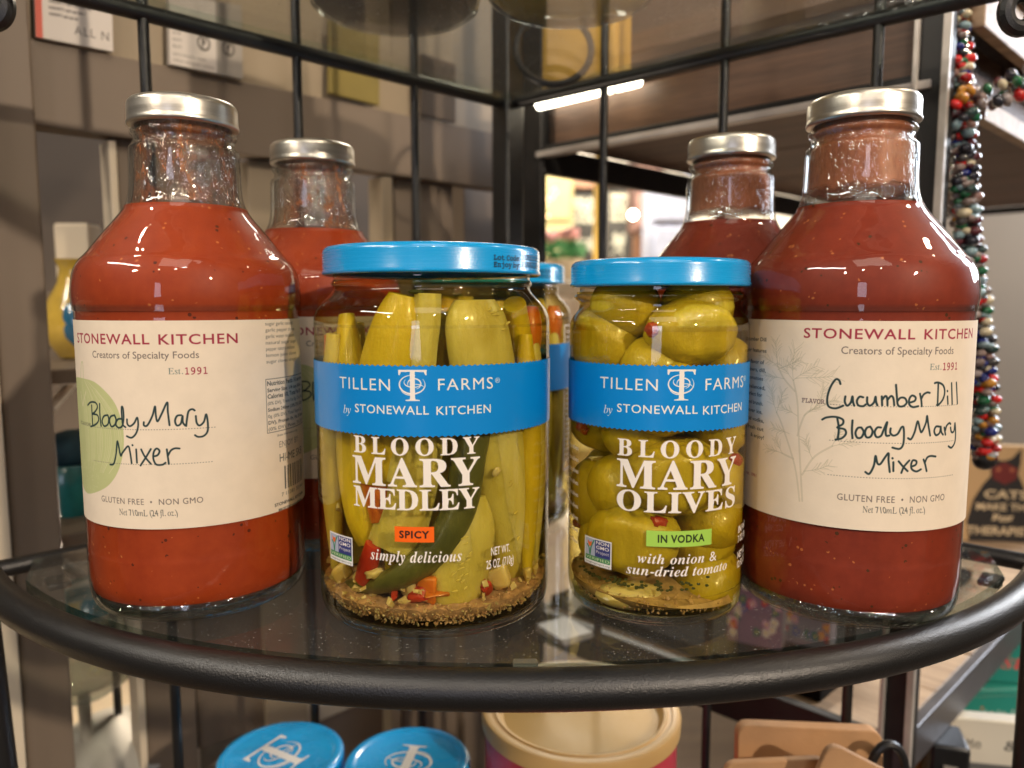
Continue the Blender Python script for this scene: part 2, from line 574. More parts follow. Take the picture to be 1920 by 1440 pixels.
class Print:
    def __init__(s, w_mm, h_mm, pp, bg=None):
        s.w, s.h, s.pp = w_mm, h_mm, pp
        s.W, s.H = int(w_mm * pp), int(h_mm * pp)
        s.rgb = np.ones((s.H, s.W, 3), np.float32)
        s.a = np.zeros((s.H, s.W), np.float32)
        if bg is not None:
            s.rgb[:] = bg
            s.a[:] = 1
    def blend(s, mask, x0, y0, col, al=1.0):
        h, w = mask.shape
        X0, Y0 = max(x0, 0), max(y0, 0)
        X1, Y1 = min(x0 + w, s.W), min(y0 + h, s.H)
        if X1 <= X0 or Y1 <= Y0: return
        m = (mask[Y0 - y0:Y1 - y0, X0 - x0:X1 - x0] * al)[..., None]
        R_ = s.rgb[Y0:Y1, X0:X1]
        A_ = s.a[Y0:Y1, X0:X1][..., None]
        na = m + A_ * (1 - m)
        s.rgb[Y0:Y1, X0:X1] = np.where(na > 1e-5, (np.array(col, np.float32) * m + R_ * A_ * (1 - m)) / np.maximum(na, 1e-5), np.array(col, np.float32))
        s.a[Y0:Y1, X0:X1] = na[..., 0]
    def tris(s, T, col, al=1.0):
        """T (n,3,2) in mm, y up from the lower edge"""
        if len(T) == 0: return
        ss = 3
        P = T.copy()
        P[..., 0] = P[..., 0] * s.pp
        P[..., 1] = s.H - P[..., 1] * s.pp
        x0, y0 = int(P[..., 0].min()) - 1, int(P[..., 1].min()) - 1
        x1, y1 = int(P[..., 0].max()) + 2, int(P[..., 1].max()) + 2
        w, h = x1 - x0, y1 - y0
        if w <= 0 or h <= 0 or w > 6000: return
        buf = np.zeros((h * ss, w * ss), bool)
        Q = (P - np.array([x0, y0])) * ss
        for t in Q:
            ax, ay = t.min(0)
            bx, by = t.max(0)
            i0, i1, j0, j1 = int(ax), int(bx) + 1, int(ay), int(by) + 1
            gx = np.arange(i0, i1) + .5
            gy = (np.arange(j0, j1) + .5)[:, None]
            (x_0, y_0), (x_1, y_1), (x_2, y_2) = t
            d = (x_1 - x_0) * (y_2 - y_0) - (x_2 - x_0) * (y_1 - y_0)
            if abs(d) < 1e-9: continue
            sg = 1 if d > 0 else -1
            e0 = ((x_1 - x_0) * (gy - y_0) - (y_1 - y_0) * (gx - x_0)) * sg >= -1e-6
            e1 = ((x_2 - x_1) * (gy - y_1) - (y_2 - y_1) * (gx - x_1)) * sg >= -1e-6
            e2 = ((x_0 - x_2) * (gy - y_2) - (y_0 - y_2) * (gx - x_2)) * sg >= -1e-6
            buf[j0:j1, i0:i1] |= e0 & e1 & e2
        s.blend(buf.reshape(h, ss, w, ss).mean((1, 3)).astype(np.float32), x0, y0, col, al)
    def text(s, t, x0, x1, yb, cap, col, style='sans', track=1.0, al=1.0, emb=0.0, shear=0.0, slope=0.0):
        T = text_tris(t, style, track, emb)
        H = text_tris('H', style)
        ch = H[..., 1].max()
        T = T.copy()
        T[..., 0] += T[..., 1] * shear
        mn, mx_ = T[..., 0].min(), T[..., 0].max()
        kx = (x1 - x0) / (mx_ - mn)
        T[..., 0] = (T[..., 0] - mn) * kx + x0
        T[..., 1] = T[..., 1] * cap / ch + yb + (T[..., 0] - x0) * slope
        s.tris(T, col, al)
    def stroke(s, pts, width, col, al=1.0, widths=None):
        P = np.array(pts, float)
        P[:, 0] *= s.pp
        P[:, 1] = s.H - P[:, 1] * s.pp
        wd = (np.array(widths) if widths is not None else np.full(len(P), width)) * s.pp / 2
        pad = wd.max() + 2
        x0, y0 = (P.min(0) - pad).astype(int)
        x1, y1 = (P.max(0) + pad).astype(int) + 1
        if x1 - x0 > 8000: return
        m = np.zeros((y1 - y0, x1 - x0), np.float32)
        for a, b, wa, wb in zip(P[:-1], P[1:], wd[:-1], wd[1:]):
            q = max(wa, wb) + 1.5
            i0, i1 = int(min(a[0], b[0]) - q) - x0, int(max(a[0], b[0]) + q) + 2 - x0
            j0, j1 = int(min(a[1], b[1]) - q) - y0, int(max(a[1], b[1]) + q) + 2 - y0
            i0, j0 = max(i0, 0), max(j0, 0)
            gx = np.arange(i0, min(i1, x1 - x0)) + x0 + .5
            gy = (np.arange(j0, min(j1, y1 - y0)) + y0 + .5)[:, None]
            d = b - a
            L = max((d ** 2).sum(), 1e-9)
            t = np.clip(((gx - a[0]) * d[0] + (gy - a[1]) * d[1]) / L, 0, 1)
            dist = np.hypot(gx - a[0] - t * d[0], gy - a[1] - t * d[1])
            c = np.clip(wa + (wb - wa) * t - dist + .5, 0, 1)
            sl = m[j0:j0 + c.shape[0], i0:i0 + c.shape[1]]
            np.maximum(sl, c, out=sl)
        s.blend(m, x0, y0, col, al)
    def rect(s, x0, x1, y0, y1, col, al=1.0):
        s.tris(np.array([[(x0, y0), (x1, y0), (x1, y1)], [(x0, y0), (x1, y1), (x0, y1)]], float), col, al)
    def poly(s, pts, col, al=1.0):
        from mathutils.geometry import tessellate_polygon
        T = tessellate_polygon([[Vector((x, y, 0)) for x, y in pts]])
        A = np.array(pts, float)
        s.tris(A[np.array(T)], col, al)
    def image(s, name):
        im = bpy.data.images.new(name, s.W, s.H, alpha=True)
        buf = np.ones((s.H, s.W, 4), np.float32)
        c = np.clip(s.rgb, 0, 1)
        # colours above are linear; the image is stored as sRGB
        buf[..., :3] = np.where(c <= .0031308, c * 12.92, 1.055 * np.power(np.maximum(c, 1e-6), 1 / 2.4) - .055)
        buf[..., 3] = s.a
        im.alpha_mode = 'CHANNEL_PACKED'
        im.pixels.foreach_set(np.ascontiguousarray(buf[::-1]).ravel())
        im.update()
        im.pack()
        return im

class Wrap(Print):
    """print area wrapped on a cylinder standing at X,Y; photo pixel positions are converted to millimetres on the unrolled label"""
    def __init__(s, X, Y, r, z0, z1, pp=8, span=R(340), bg=None):
        s.X, s.Y, s.r, s.z0, s.z1, s.span = X, Y, r, z0, z1, span
        super().__init__(span * r * 1000, (z1 - z0) * 1000, pp, bg)
    def mm(s, px, py):
        a, z = on_cyl(px, py, s.X, s.Y, s.r)
        return ((a + s.span / 2) * s.r * 1000, (z - s.z0) * 1000)
    def ptext(s, t, xa, xb, yb, cap, col, yb2=None, **kw):
        a, b = s.mm(xa, yb), s.mm(xb, yb2 or yb)
        c = s.mm((xa + xb) / 2, (yb + (yb2 or yb)) / 2)
        d = s.mm((xa + xb) / 2, (yb + (yb2 or yb)) / 2 - cap)
        s.text(t, a[0], b[0], c[1], d[1] - c[1], col, **kw)
    def pstroke(s, pts, width, col, smooth=True, **kw):
        P = catmull(pts) if smooth else pts
        s.stroke([s.mm(x, y) for x, y in P], width, col, **kw)
    def sheet(s, r=None, n=96):
        mb = MB()
        r = r or s.r
        mb.uv = []
        m = 6
        for k in range(m + 1):
            for i in range(n + 1):
                a = -s.span / 2 + s.span * i / n
                mb.v.append((r * math.sin(a), -r * math.cos(a), s.z0 + (s.z1 - s.z0) * k / m))
                mb.uv.append((i / n, k / m))
        for k in range(m):
            for i in range(n):
                q = k * (n + 1) + i
                mb.f.append((q, q + 1, q + n + 2, q + n + 1))
                mb.mi.append(0)
        return mb

def build_sheet(mb, name, mat, parent):
    me = bpy.data.meshes.new(name)
    me.from_pydata([tuple(v) for v in mb.v], [], mb.f)
    me.materials.append(mat)
    l = me.uv_layers.new(name='UVMap')
    for lp in me.loops: l.data[lp.index].uv = mb.uv[lp.vertex_index]
    for p in me.polygons: p.use_smooth = True
    o = bpy.data.objects.new(name, me)
    COL.objects.link(o)
    o.parent = parent
    return o

def flat_sheet(name, img_mat, parent, P00, P10, P11, P01):
    mb = MB()
    mb.v = [P00, P10, P11, P01]
    mb.f = [(0, 1, 2, 3)]
    mb.uv = [(0, 0), (1, 0), (1, 1), (0, 1)]
    return build_sheet(mb, name, img_mat, parent)
# ------------------------------------------------------------------ label artwork
INK = (.045, .05, .05)
GREY = (.13, .10, .09)
WINE = (.33, .018, .045)
PEN = (.012, .035, .040)
CREAM = (.81, .69, .545)
WHITE = (.86, .80, .74)
BLUE = (.001, .235, .66)
def r6(pts): return [(120 + x / 3.2, 560 + y / 3.2) for x, y in pts]
def r7(pts): return [(1380 + x / 3.0, 480 + y / 3.0) for x, y in pts]
def dotted(w, xa, ya, xb, yb):
    a, b = w.mm(xa, ya), w.mm(xb, yb)
    z = (a[1] + b[1]) / 2
    x = a[0]
    while x < b[0]:
        w.stroke([(x, z), (x + .28, z)], .24, (.22, .19, .16))
        x += .95
def fine_print(w, x0, x1, z1, n, lh, col, seed=1, align='l'):
    r = random.Random(seed)
    words = ['water', 'tomato', 'vinegar', 'sugar', 'celery', 'salt', 'lemon juice', 'pepper', 'natural', 'garlic', 'cloves', 'onion', 'tamarind', 'molasses']
    for i in range(n):
        t = ''
        while len(t) < 17: t += r.choice(words) + ' '
        wd = (x1 - x0) * r.uniform(.8, 1)
        xx = x1 - wd if align == 'r' else x0
        w.text(t.strip(), xx, xx + wd, z1 - (i + 1) * lh, lh * .55, col)
def label_common(w, tx, est_col=WINE):
    pass

# --- red mixer bottle label
BL = (-.1270, .306)
BR = (.1330, .300)
LR = .0412
L1 = Wrap(BL[0], BL[1], LR, .0357, .1093, 8, bg=CREAM)
def fruit(w):
    ys = [(108, 390), (118, 480), (180, 500), (250, 560), (310, 640), (350, 760), (358, 880), (340, 990), (300, 1080), (240, 1140), (160, 1170)]
    right = [w.mm(*p) for p in r6(ys[1:])]
    cx = w.mm(*r6([(122, 700)])[0])[0] - .5
    left = [(2 * cx - x - 2, y) for x, y in right[::-1]]
    outline = [tuple(p) for p in catmull(right + left + [right[0]], 6)]
    w.poly(outline, (.50, .53, .25))
    for k in range(24):
        f = (k + 1) / 25
        pts = []
        for j in range(13):
            a = math.pi * (.5 - j / 12)
            q = right[min(len(right) - 1, int(j / 12 * (len(right) - 1)))]
            zz = right[0][1] + (right[-1][1] - right[0][1]) * j / 12
            xx = cx + (max(p[0] for p in right) - cx) * f * math.cos(a * .95) ** .6
            pts.append((xx + rnd.uniform(-.06, .06), zz * .93 + .07 * right[3][1]))
        i0 = rnd.randint(0, 3)
        if k % 5 == 4: continue
        w.stroke(pts[i0:9 + rnd.randint(0, 2)], rnd.uniform(.10, .22), (.68, .63, .40), .85)
    for k in range(70):
        x = cx + rnd.uniform(-1, 1) * 9
        z = right[-1][1] + rnd.uniform(1, 12)
        w.stroke([(x, z), (x + rnd.uniform(-.5, .5), z + rnd.uniform(-.4, .4))], .14, (.70, .66, .42), .8)
    st = [w.mm(*p) for p in r6([(104, 640), (100, 500), (103, 395), (112, 390), (116, 500), (122, 600), (118, 640)])]
    w.stroke(catmull(st), .35, (.50, .53, .25))
    w.stroke([w.mm(*p) for p in r6([(100, 560), (113, 645), (130, 560)])], .5, (.68, .63, .40))
fruit(L1)
L1.ptext('STONEWALL', 145.5, 280, 645.5, 18.5, WINE, track=1.12, emb=.012)
L1.ptext('KITCHEN', 297, 445.6, 645.5, 18.5, WINE, track=1.12, emb=.012)
L1.ptext('Creators of Specialty Foods', 173.7, 373, 673, 13, GREY)
L1.ptext('Est.', 315.3, 343, 702, 11.5, (.10, .16, .15), style='ital', shear=-.25)
L1.ptext('1991', 347, 389, 702, 12, WINE, style='mono', emb=.012)
L1.ptext('FLAVOR', 152, 170, 797, 5, INK, style='mono')
dotted(L1, 152, 797, 402, 798)
dotted(L1, 176, 864, 397, 865)
L1.ptext('GLUTEN FREE  •  NON GMO', 191, 381, 947, 11, GREY, track=1.1)
L1.ptext('Net 710mL (24 fl. oz.)', 224, 333, 968, 11.5, INK, style='ital', shear=-.25)
HAND_L = [
 [(165, 640), (168, 700), (172, 765)], [(142, 640), (160, 622), (188, 625), (200, 650), (185, 680), (168, 692)], [(168, 692), (200, 700), (207, 730), (190, 755), (160, 768)],
 [(213, 632), (215, 700), (222, 765)],
 [(262, 700), (240, 705), (228, 735), (240, 765), (262, 755), (268, 725), (262, 700)],
 [(302, 700), (280, 708), (272, 735), (284, 768), (306, 755), (311, 725), (302, 700)],
 [(345, 722), (322, 725), (310, 755), (326, 775), (348, 765), (357, 720), (353, 660), (345, 652), (346, 700), (352, 755), (368, 772)],
 [(377, 725), (379, 752), (395, 766), (420, 748), (438, 715), (444, 760), (432, 808), (405, 835), (376, 826)],
 [(478, 742), (479, 762), (500, 760), (530, 702), (545, 648), (550, 700), (560, 737), (585, 692), (618, 624), (622, 680), (632, 760)],
 [(702, 700), (677, 705), (665, 735), (677, 762), (700, 750), (710, 705), (712, 742), (726, 762)],
 [(732, 765), (738, 715), (747, 676), (768, 664), (783, 672)],
 [(790, 705), (795, 745), (812, 762), (838, 740), (852, 695), (862, 750), (860, 797), (838, 824), (805, 830), (785, 820)],
 [(276, 996), (298, 990), (312, 930), (320, 856), (338, 940), (350, 925), (383, 886), (395, 920), (405, 988)],
 [(432, 905), (437, 985)], [(409, 879), (411, 881)],
 [(462, 905), (485, 950), (520, 992)], [(520, 903), (492, 950), (458, 1002)],
 [(535, 947), (560, 940), (572, 915), (555, 900), (538, 920), (535, 960), (552, 995), (588, 997), (608, 985)],
 [(616, 905), (622, 950), (628, 992)], [(623, 942), (640, 912), (665, 899), (692, 900)]]
for st in HAND_L: L1.pstroke(r6(st), .66, PEN)
# nutrition side of the label
a = L1.mm(497, 610)
b = L1.mm(563, 610)
fine_print(L1, a[0], a[0] + 21, a[1] + 18.2 - 16.0, 7, 2.35, (.10, .10, .09), 3)
nx, nz = L1.mm(498, 712)
nx2 = nx + 30
nzb = L1.mm(505, 812)[1]
L1.rect(nx, nx2, nzb, nz, CREAM)
for p in ([(nx, nz), (nx2, nz), (nx2, nzb), (nx, nzb), (nx, nz)],): L1.stroke(p, .22, INK)
rows = [('Nutrition Facts 16 servings', 2.0, 1), ('Serving Size: 1/4 cup (60mL)', 1.6, 1), ('Calories 10, Total Fat 0g', 1.9, 1), ('(0% DV), Trans Fat 0g, Chol. 0mg', 1.5, 0), ('Sodium 240mg (10% DV), Carb', 1.5, 1), ('0g (0% DV), Total Sugars 2g', 1.5, 0), ('DV), Protein 0g, Vit. D 0mcg', 1.5, 1), ('(0% DV), Potas. 2% DV', 1.5, 0)]
for i, (t, c, bd) in enumerate(rows):
    L1.text(t, nx + .6, nx2 - 1 - (i % 3) * 1.5, nz - (i + 1) * (nz - nzb) / 8.3, c * .82, INK, emb=.02 * bd)
hx, hz = L1.mm(524, 850)
L1.text('Shake Well before using', hx - 1, hx + 14, hz + 6.6, .8, INK)
L1.text('ENJOY BY:', hx, hx + 15, hz + 2.2, 2.3, (.2, .17, .15))
L1.text('HI-ME SKB', hx, hx + 19, hz - 3.4, 3.0, INK)
for i in range(26):
    if i % 3 != 2: L1.rect(hx + 2.6 + i * .62, hx + 2.6 + i * .62 + (.3 if i % 2 else .5), hz - 14.5, hz - 5.5, INK)
L1.text('7 11381 32144 1', hx + .5, hx + 20, hz - 17, 1.4, INK)
L1.text('STONEWALL KITCHEN', hx - 3.5, hx + 19, hz - 20.2, 1.1, INK, emb=.03)
L1.text('800.207.5267 stonewallkitchen', hx - 1.5, hx + 17, hz - 22.4, .9, INK, emb=.03)
IMG_L = L1.image('red_mixer_label_print')

# --- dill mixer bottle label
L2 = Wrap(BR[0], BR[1], LR + .0003, .0368, .1093, 8, bg=CREAM)
def dill(w):
    g = (.36, .33, .22)
    def frond(p, ang, ln, depth, wd):
        n = 9
        q = p
        pts = [p]
        for i in range(n):
            ang += rnd.uniform(-.12, .12)
            q = (q[0] + math.cos(ang) * ln / n, q[1] + math.sin(ang) * ln / n)
            pts.append(q)
            if depth > 0 and i > 1:
                for sgn in (-1, 1):
                    frond(q, ang + sgn * rnd.uniform(.4, .8), ln * rnd.uniform(.28, .42), depth - 1, wd * .8)
        w.stroke(pts, wd, g, .62)
    stems = [[(372, 1378), (352, 1000), (345, 820), (322, 700)], [(357, 1378), (330, 1180), (262, 960), (228, 880)], [(345, 1010), (390, 890), (470, 850)],
             [(372, 1230), (440, 1130), (540, 1070)], [(322, 1140), (260, 1110)], [(330, 760), (270, 690), (235, 620)]]
    for st in stems:
        w.pstroke(r7(st), .55, g, al=.55)
        w.pstroke(r7(st), .25, CREAM, al=.6)
    for (x, y, ang, ln) in [(322, 700, 1.6, 11), (322, 700, 2.3, 9), (322, 700, .7, 10), (228, 880, 2.0, 9), (228, 880, 1.2, 8), (235, 620, 1.7, 9), (235, 620, 2.6, 8), (235, 640, .6, 10),
                            (470, 850, .5, 6), (470, 850, 1.5, 7), (540, 1070, .3, 7), (540, 1070, 1.2, 6), (430, 1140, 2.0, 7), (260, 1110, 3.0, 7), (260, 1110, 2.2, 6), (345, 900, 2.6, 7), (380, 900, .8, 7), (380, 1210, .2, 9), (300, 1000, 2.8, 7), (330, 690, .2, 13), (270, 690, 3.0, 9)]:
        p = w.mm(*r7([(x, y)])[0])
        frond(p, ang, ln, 1, .17)
dill(L2)
L2.ptext('STONEWALL', 1506.7, 1716, 635.5, 18.5, WINE, track=1.12, emb=.012)
L2.ptext('KITCHEN', 1733, 1823, 635.5, 18.5, WINE, track=1.12, emb=.012)
L2.ptext('Creators of Specialty Foods', 1577, 1787.5, 665, 14, GREY)
L2.ptext('Est.', 1743.5, 1765, 693.5, 11.5, (.10, .16, .15), style='ital', shear=-.25)
L2.ptext('1991', 1768, 1794.5, 693.5, 12.5, WINE, style='mono', emb=.012)
L2.ptext('FLAVOR', 1503, 1546, 756, 8, (.15, .10, .10), style='mono', emb=.015)
dotted(L2, 1546, 759, 1795, 757)
dotted(L2, 1555, 827, 1789, 824)
dotted(L2, 1552, 890, 1786, 890)
L2.ptext('GLUTEN FREE  •  NON GMO', 1569, 1770, 943, 12, GREY, track=1.1)
L2.ptext('Net 710mL (24 fl. oz.)', 1617, 1734, 963, 12, INK, style='ital', shear=-.25)
HAND_R = [
 [(587, 720), (580, 700), (560, 695), (530, 740), (513, 800), (520, 845), (560, 857), (603, 842)],
 [(615, 790), (612, 820), (625, 842), (645, 825), (655, 790), (658, 820), (665, 842)],
 [(715, 795), (695, 792), (680, 815), (688, 840), (715, 845), (730, 835)],
 [(738, 795), (738, 825), (752, 842), (775, 825), (785, 792), (788, 820), (795, 840)],
 [(820, 790), (822, 840)], [(822, 810), (840, 788), (850, 800), (852, 840)], [(852, 810), (872, 788), (885, 800), (890, 840)],
 [(900, 725), (905, 790), (912, 840), (940, 845), (960, 825), (950, 800), (925, 798), (910, 815)],
 [(975, 825), (1005, 815), (1010, 795), (990, 785), (975, 805), (975, 835), (995, 850), (1025, 845)],
 [(1035, 775), (1042, 810), (1045, 845)], [(1042, 805), (1055, 780), (1075, 768), (1090, 770)],
 [(1118, 715), (1138, 712), (1165, 727), (1174, 765), (1163, 808), (1138, 838), (1130, 838)], [(1138, 715), (1136, 780), (1134, 838)],
 [(1190, 790), (1192, 832)], [(1189, 759), (1190, 761)], [(1213, 715), (1216, 832)], [(1240, 712), (1245, 830)],
 [(485, 920), (510, 908), (560, 905), (600, 920), (600, 945), (570, 965), (610, 975), (618, 1000), (595, 1025), (560, 1033)], [(570, 915), (578, 970), (572, 1030)],
 [(655, 925), (652, 980), (655, 1025)],
 [(705, 965), (685, 968), (672, 995), (682, 1022), (705, 1020), (718, 990), (705, 965)],
 [(755, 960), (735, 968), (725, 995), (735, 1020), (758, 1015), (768, 985), (755, 960)],
 [(815, 965), (795, 965), (780, 990), (790, 1018), (815, 1012), (830, 980), (850, 935), (842, 980), (845, 1010), (862, 1010)],
 [(870, 970), (868, 995), (885, 1010), (910, 1000), (930, 965), (942, 965), (945, 1010), (940, 1060), (920, 1085), (880, 1078)],
 [(968, 1025), (985, 1030), (1005, 990), (1022, 930), (1035, 975), (1045, 990), (1068, 940), (1075, 900), (1082, 950), (1092, 1010)],
 [(1145, 960), (1125, 960), (1115, 985), (1125, 1008), (1145, 995), (1152, 960), (1155, 990), (1165, 1005)],
 [(1172, 965), (1178, 1005)], [(1178, 980), (1185, 955), (1200, 940), (1207, 945)],
 [(1207, 965), (1212, 990), (1226, 985), (1232, 940), (1235, 1000), (1230, 1050), (1212, 1078), (1195, 1070)],
 [(728, 1215), (750, 1225), (775, 1180), (785, 1125), (795, 1165), (812, 1170), (840, 1130), (858, 1110), (858, 1150), (865, 1215)],
 [(885, 1160), (885, 1210)], [(880, 1137), (881, 1139)],
 [(915, 1155), (940, 1185), (965, 1210)], [(975, 1150), (945, 1185), (930, 1220)],
 [(985, 1185), (1010, 1175), (1015, 1155), (995, 1150), (985, 1175), (990, 1200), (1015, 1212), (1040, 1200)],
 [(1055, 1145), (1065, 1175), (1072, 1210)], [(1062, 1165), (1075, 1135), (1095, 1125), (1123, 1128)]]
for st in HAND_R: L2.pstroke(r7(st), .72, PEN)
lines = [('Cucumber Dill', 640), ('Mixer features', 661), ('the flavor of', 683), ('cucumbers, dill,', 698), ('salt, tomatoes', 714), ('& a balanced,', 731), ('perfect for', 745), ('weekend brunch.', 761), ('Serve over ice,', 777), ('add vodka,', 793), ('a fresh cut', 809), ('& enjoy!', 824)]
ex = L2.mm(1437, 700)[0]
for t, y in lines:
    z = L2.mm(1432, y)[1]
    w = len(t) * 1.12
    L2.text(t, ex - w - rnd.uniform(0, 2), ex - rnd.uniform(0, 2), z, 1.35, (.10, .10, .09), emb=.02)
z = L2.mm(1432, 900)[1]
L2.text('our family est. 1991', ex - 21, ex - 4, z, 1.3, WINE)
IMG_R = L2.image('dill_mixer_label_print')

# --- jar prints
def tf_logo(w, cx, cz, h, col, rot=0, wd=1.0):
    """tall serif T over a loose spiral of ellipses, centre cx,cz and height h in mm"""
    ca, sa = math.cos(rot), math.sin(rot)
    def q(p): return (cx + (p[0] * ca - p[1] * sa) * h * wd, cz + (p[0] * sa + p[1] * ca) * h)
    def ell(ex, ey, rx, ry, a0, a1, t0, t1):
        n = 40
        pts = [q((ex + rx * math.cos(R(a0 + (a1 - a0) * i / n)), ey + ry * math.sin(R(a0 + (a1 - a0) * i / n)))) for i in range(n + 1)]
        ws = [h * (t0 + (t1 - t0) * math.sin(math.pi * i / n)) for i in range(n + 1)]
        w.stroke(pts, 1, col, widths=ws)
    ell(-.01, .03, .43, .30, 75, 395, .012, .05)
    ell(.06, .05, .22, .17, -70, 200, .014, .045)
    ell(.02, .10, .30, .16, 150, 330, .012, .035)
    ell(.10, -.10, .30, .14, 20, 110, .01, .03)
    ell(-.08, -.04, .34, .27, 200, 320, .01, .03)
    w.poly([q(p) for p in [(-.48, .5), (.48, .5), (.47, .33), (.43, .33), (.38, .435), (.085, .44), (.085, -.40), (.10, -.45), (.24, -.47), (.24, -.5), (-.24, -.5), (-.24, -.47), (-.10, -.45), (-.085, -.40), (-.085, .44), (-.38, .435), (-.43, .33), (-.47, .33)]], col)
def badge(w, x0, x1, z0, z1):
    W_, H_ = x1 - x0, z1 - z0
    w.rect(x0, x1, z0, z1, (.80, .78, .76))
    e = .5
    w.rect(x0 + e, x1 - e, z0 + H_ * .16, z0 + H_ * .34, (.05, .22, .08))
    w.rect(x0 + e, x0 + W_ * .43, z0 + H_ * .34, z1 - e, (.42, .46, .60))
    w.rect(x0 + W_ * .43, x1 - e, z0 + H_ * .34, z1 - e, (.035, .045, .19))
    vx = x0 + W_ * .23
    w.stroke(catmull([(vx - 1.5, z1 - H_ * .30), (vx - .5, z1 - H_ * .42), (vx, z0 + H_ * .36), (vx + .6, z1 - H_ * .35), (vx + 2.0, z1 - H_ * .10)]), .55, (.03, .22, .10))
    w.poly([(vx - 1.3, z1 - H_ * .12), (vx - .2, z1 - H_ * .20), (vx + 1.0, z1 - H_ * .14), (vx + .7, z1 - H_ * .30), (vx - .2, z1 - H_ * .36), (vx - 1.0, z1 - H_ * .28)], (.80, .16, .03))
    for i, t in enumerate(('NON', 'GMO', 'Project')):
        w.text(t, x0 + W_ * .47, x1 - e - W_ * .04, z1 - H_ * (.19 + .17 * i), H_ * .115, WHITE, emb=.02 if i < 2 else 0)
    w.text('VERIFIED', x0 + W_ * .07, x1 - W_ * .07, z0 + H_ * .20, H_ * .10, (.75, .85, .55), track=1.1)
    w.text('nongmoproject.org', x0 + W_ * .05, x1 - W_ * .05, z0 + H_ * .05, H_ * .07, INK)
def jar_print(w, words, tag_, foot):
    pass
JM = (-.0303, .296)
JO = (.0562, .296)
JMR, JOR = .0447, .0340
P1 = Wrap(JM[0], JM[1], JMR, .008, .106, 8, bg=None)
for t, xa, xb, yb, cp_ in (('BLOODY', 664, 899, 854, 31.5), ('MARY', 662, 900, 913, 52), ('MEDLEY', 664, 899, 957, 38)):
    P1.ptext(t, xa, xb, yb, cp_, WHITE, style='bold', track={'BLOODY': 1.42, 'MARY': 1.12, 'MEDLEY': .98}[t], emb=.008)
a, b = P1.mm(740, 1001), P1.mm(814, 1001)
zt, zb = P1.mm(777, 988)[1], P1.mm(777, 1017)[1]
P1.rect(a[0], b[0], zb, zt, (.90, .13, .005))
P1.text('SPICY', a[0] + 1.6, b[0] - 1.6, zb + 1.45, 2.35, (.02, .01, .01), track=1.15, emb=.03)
P1.ptext('simply delicious', 695, 866, 1055, 20, WHITE, style='boldital', track=1.08)
P1.ptext('NET WT.', 921, 956, 1038, 14.5, WHITE, emb=.01)
P1.ptext('25 OZ. (710g)', 912, 963, 1062, 15.5, WHITE, emb=.01)
x0, x1 = P1.mm(619.5, 1030)[0], P1.mm(661, 1030)[0]
badge(P1, x0, x1, P1.mm(640, 1055)[1], P1.mm(640, 1003)[1])
nx = P1.w / 2 + 66
P1.stroke([(nx, 20), (nx + 34, 20), (nx + 34, 96), (nx, 96), (nx, 20)], .7, WHITE)
for i in range(26):
    P1.text('Total Fat 0g 0% Sodium 250mg', nx + 2, nx + 31 - (i * 7) % 9, 92 - i * 2.7, 1.4, WHITE, emb=.02)
nx = P1.w / 2 - 100
for i in range(14): P1.text('ingredients cucumbers celery', nx, nx + 24, 70 - i * 3, 1.4, WHITE)
IMG_P1 = P1.image('vegetable_jar_print')
P2 = Wrap(JO[0], JO[1], JOR, .006, .103, 8, bg=None)
for t, xa, xb, yb, cp_ in (('BLOODY', 1157.5, 1379, 859, 31.5), ('MARY', 1156, 1378, 918, 52), ('OLIVES', 1156, 1377, 962, 38)):
    P2.ptext(t, xa, xb, yb, cp_, WHITE, style='bold', track={'BLOODY': 1.42, 'MARY': 1.12, 'OLIVES': 1.08}[t], emb=.008)
a, b = P2.mm(1211.6, 1011), P2.mm(1334, 1011)
zt, zb = P2.mm(1272, 996)[1], P2.mm(1272, 1026)[1]
P2.rect(a[0], b[0], zb, zt, (.36, .62, .09))
P2.text('IN VODKA', a[0] + 4, b[0] - 3, zb + 1.6, 2.6, (.02, .03, .01), track=1.1, emb=.03)
P2.ptext('with onion &', 1195, 1343, 1058, 17.5, WHITE, style='boldital', track=1.06)
P2.ptext('sun-dried tomato', 1173.7, 1362, 1081, 17.5, WHITE, style='boldital', track=1.04)
x0, x1 = P2.mm(1096.5, 1038)[0], P2.mm(1146.5, 1038)[0]
badge(P2, x0, x1, P2.mm(1121, 1062)[1], P2.mm(1121, 1011)[1])
c0 = P2.mm(1384, 1000)[0]
for i, t in enumerate(('IN WT.', '7 OZ (198g)', 'NET VOL', '12 FL OZ')):
    P2.text(t, c0, c0 + 12, P2.mm(1388, 997 + 17 * i + (12 if i > 1 else 0))[1], 2.4, WHITE, emb=.03)
c0 = P2.mm(1084, 900)[0]
for i in range(9): P2.text('ingredients green olives', c0 - 24, c0, P2.mm(1085, 845 + 22 * i)[1], 1.6, WHITE, emb=.02)
IMG_P2 = P2.image('olive_jar_print')

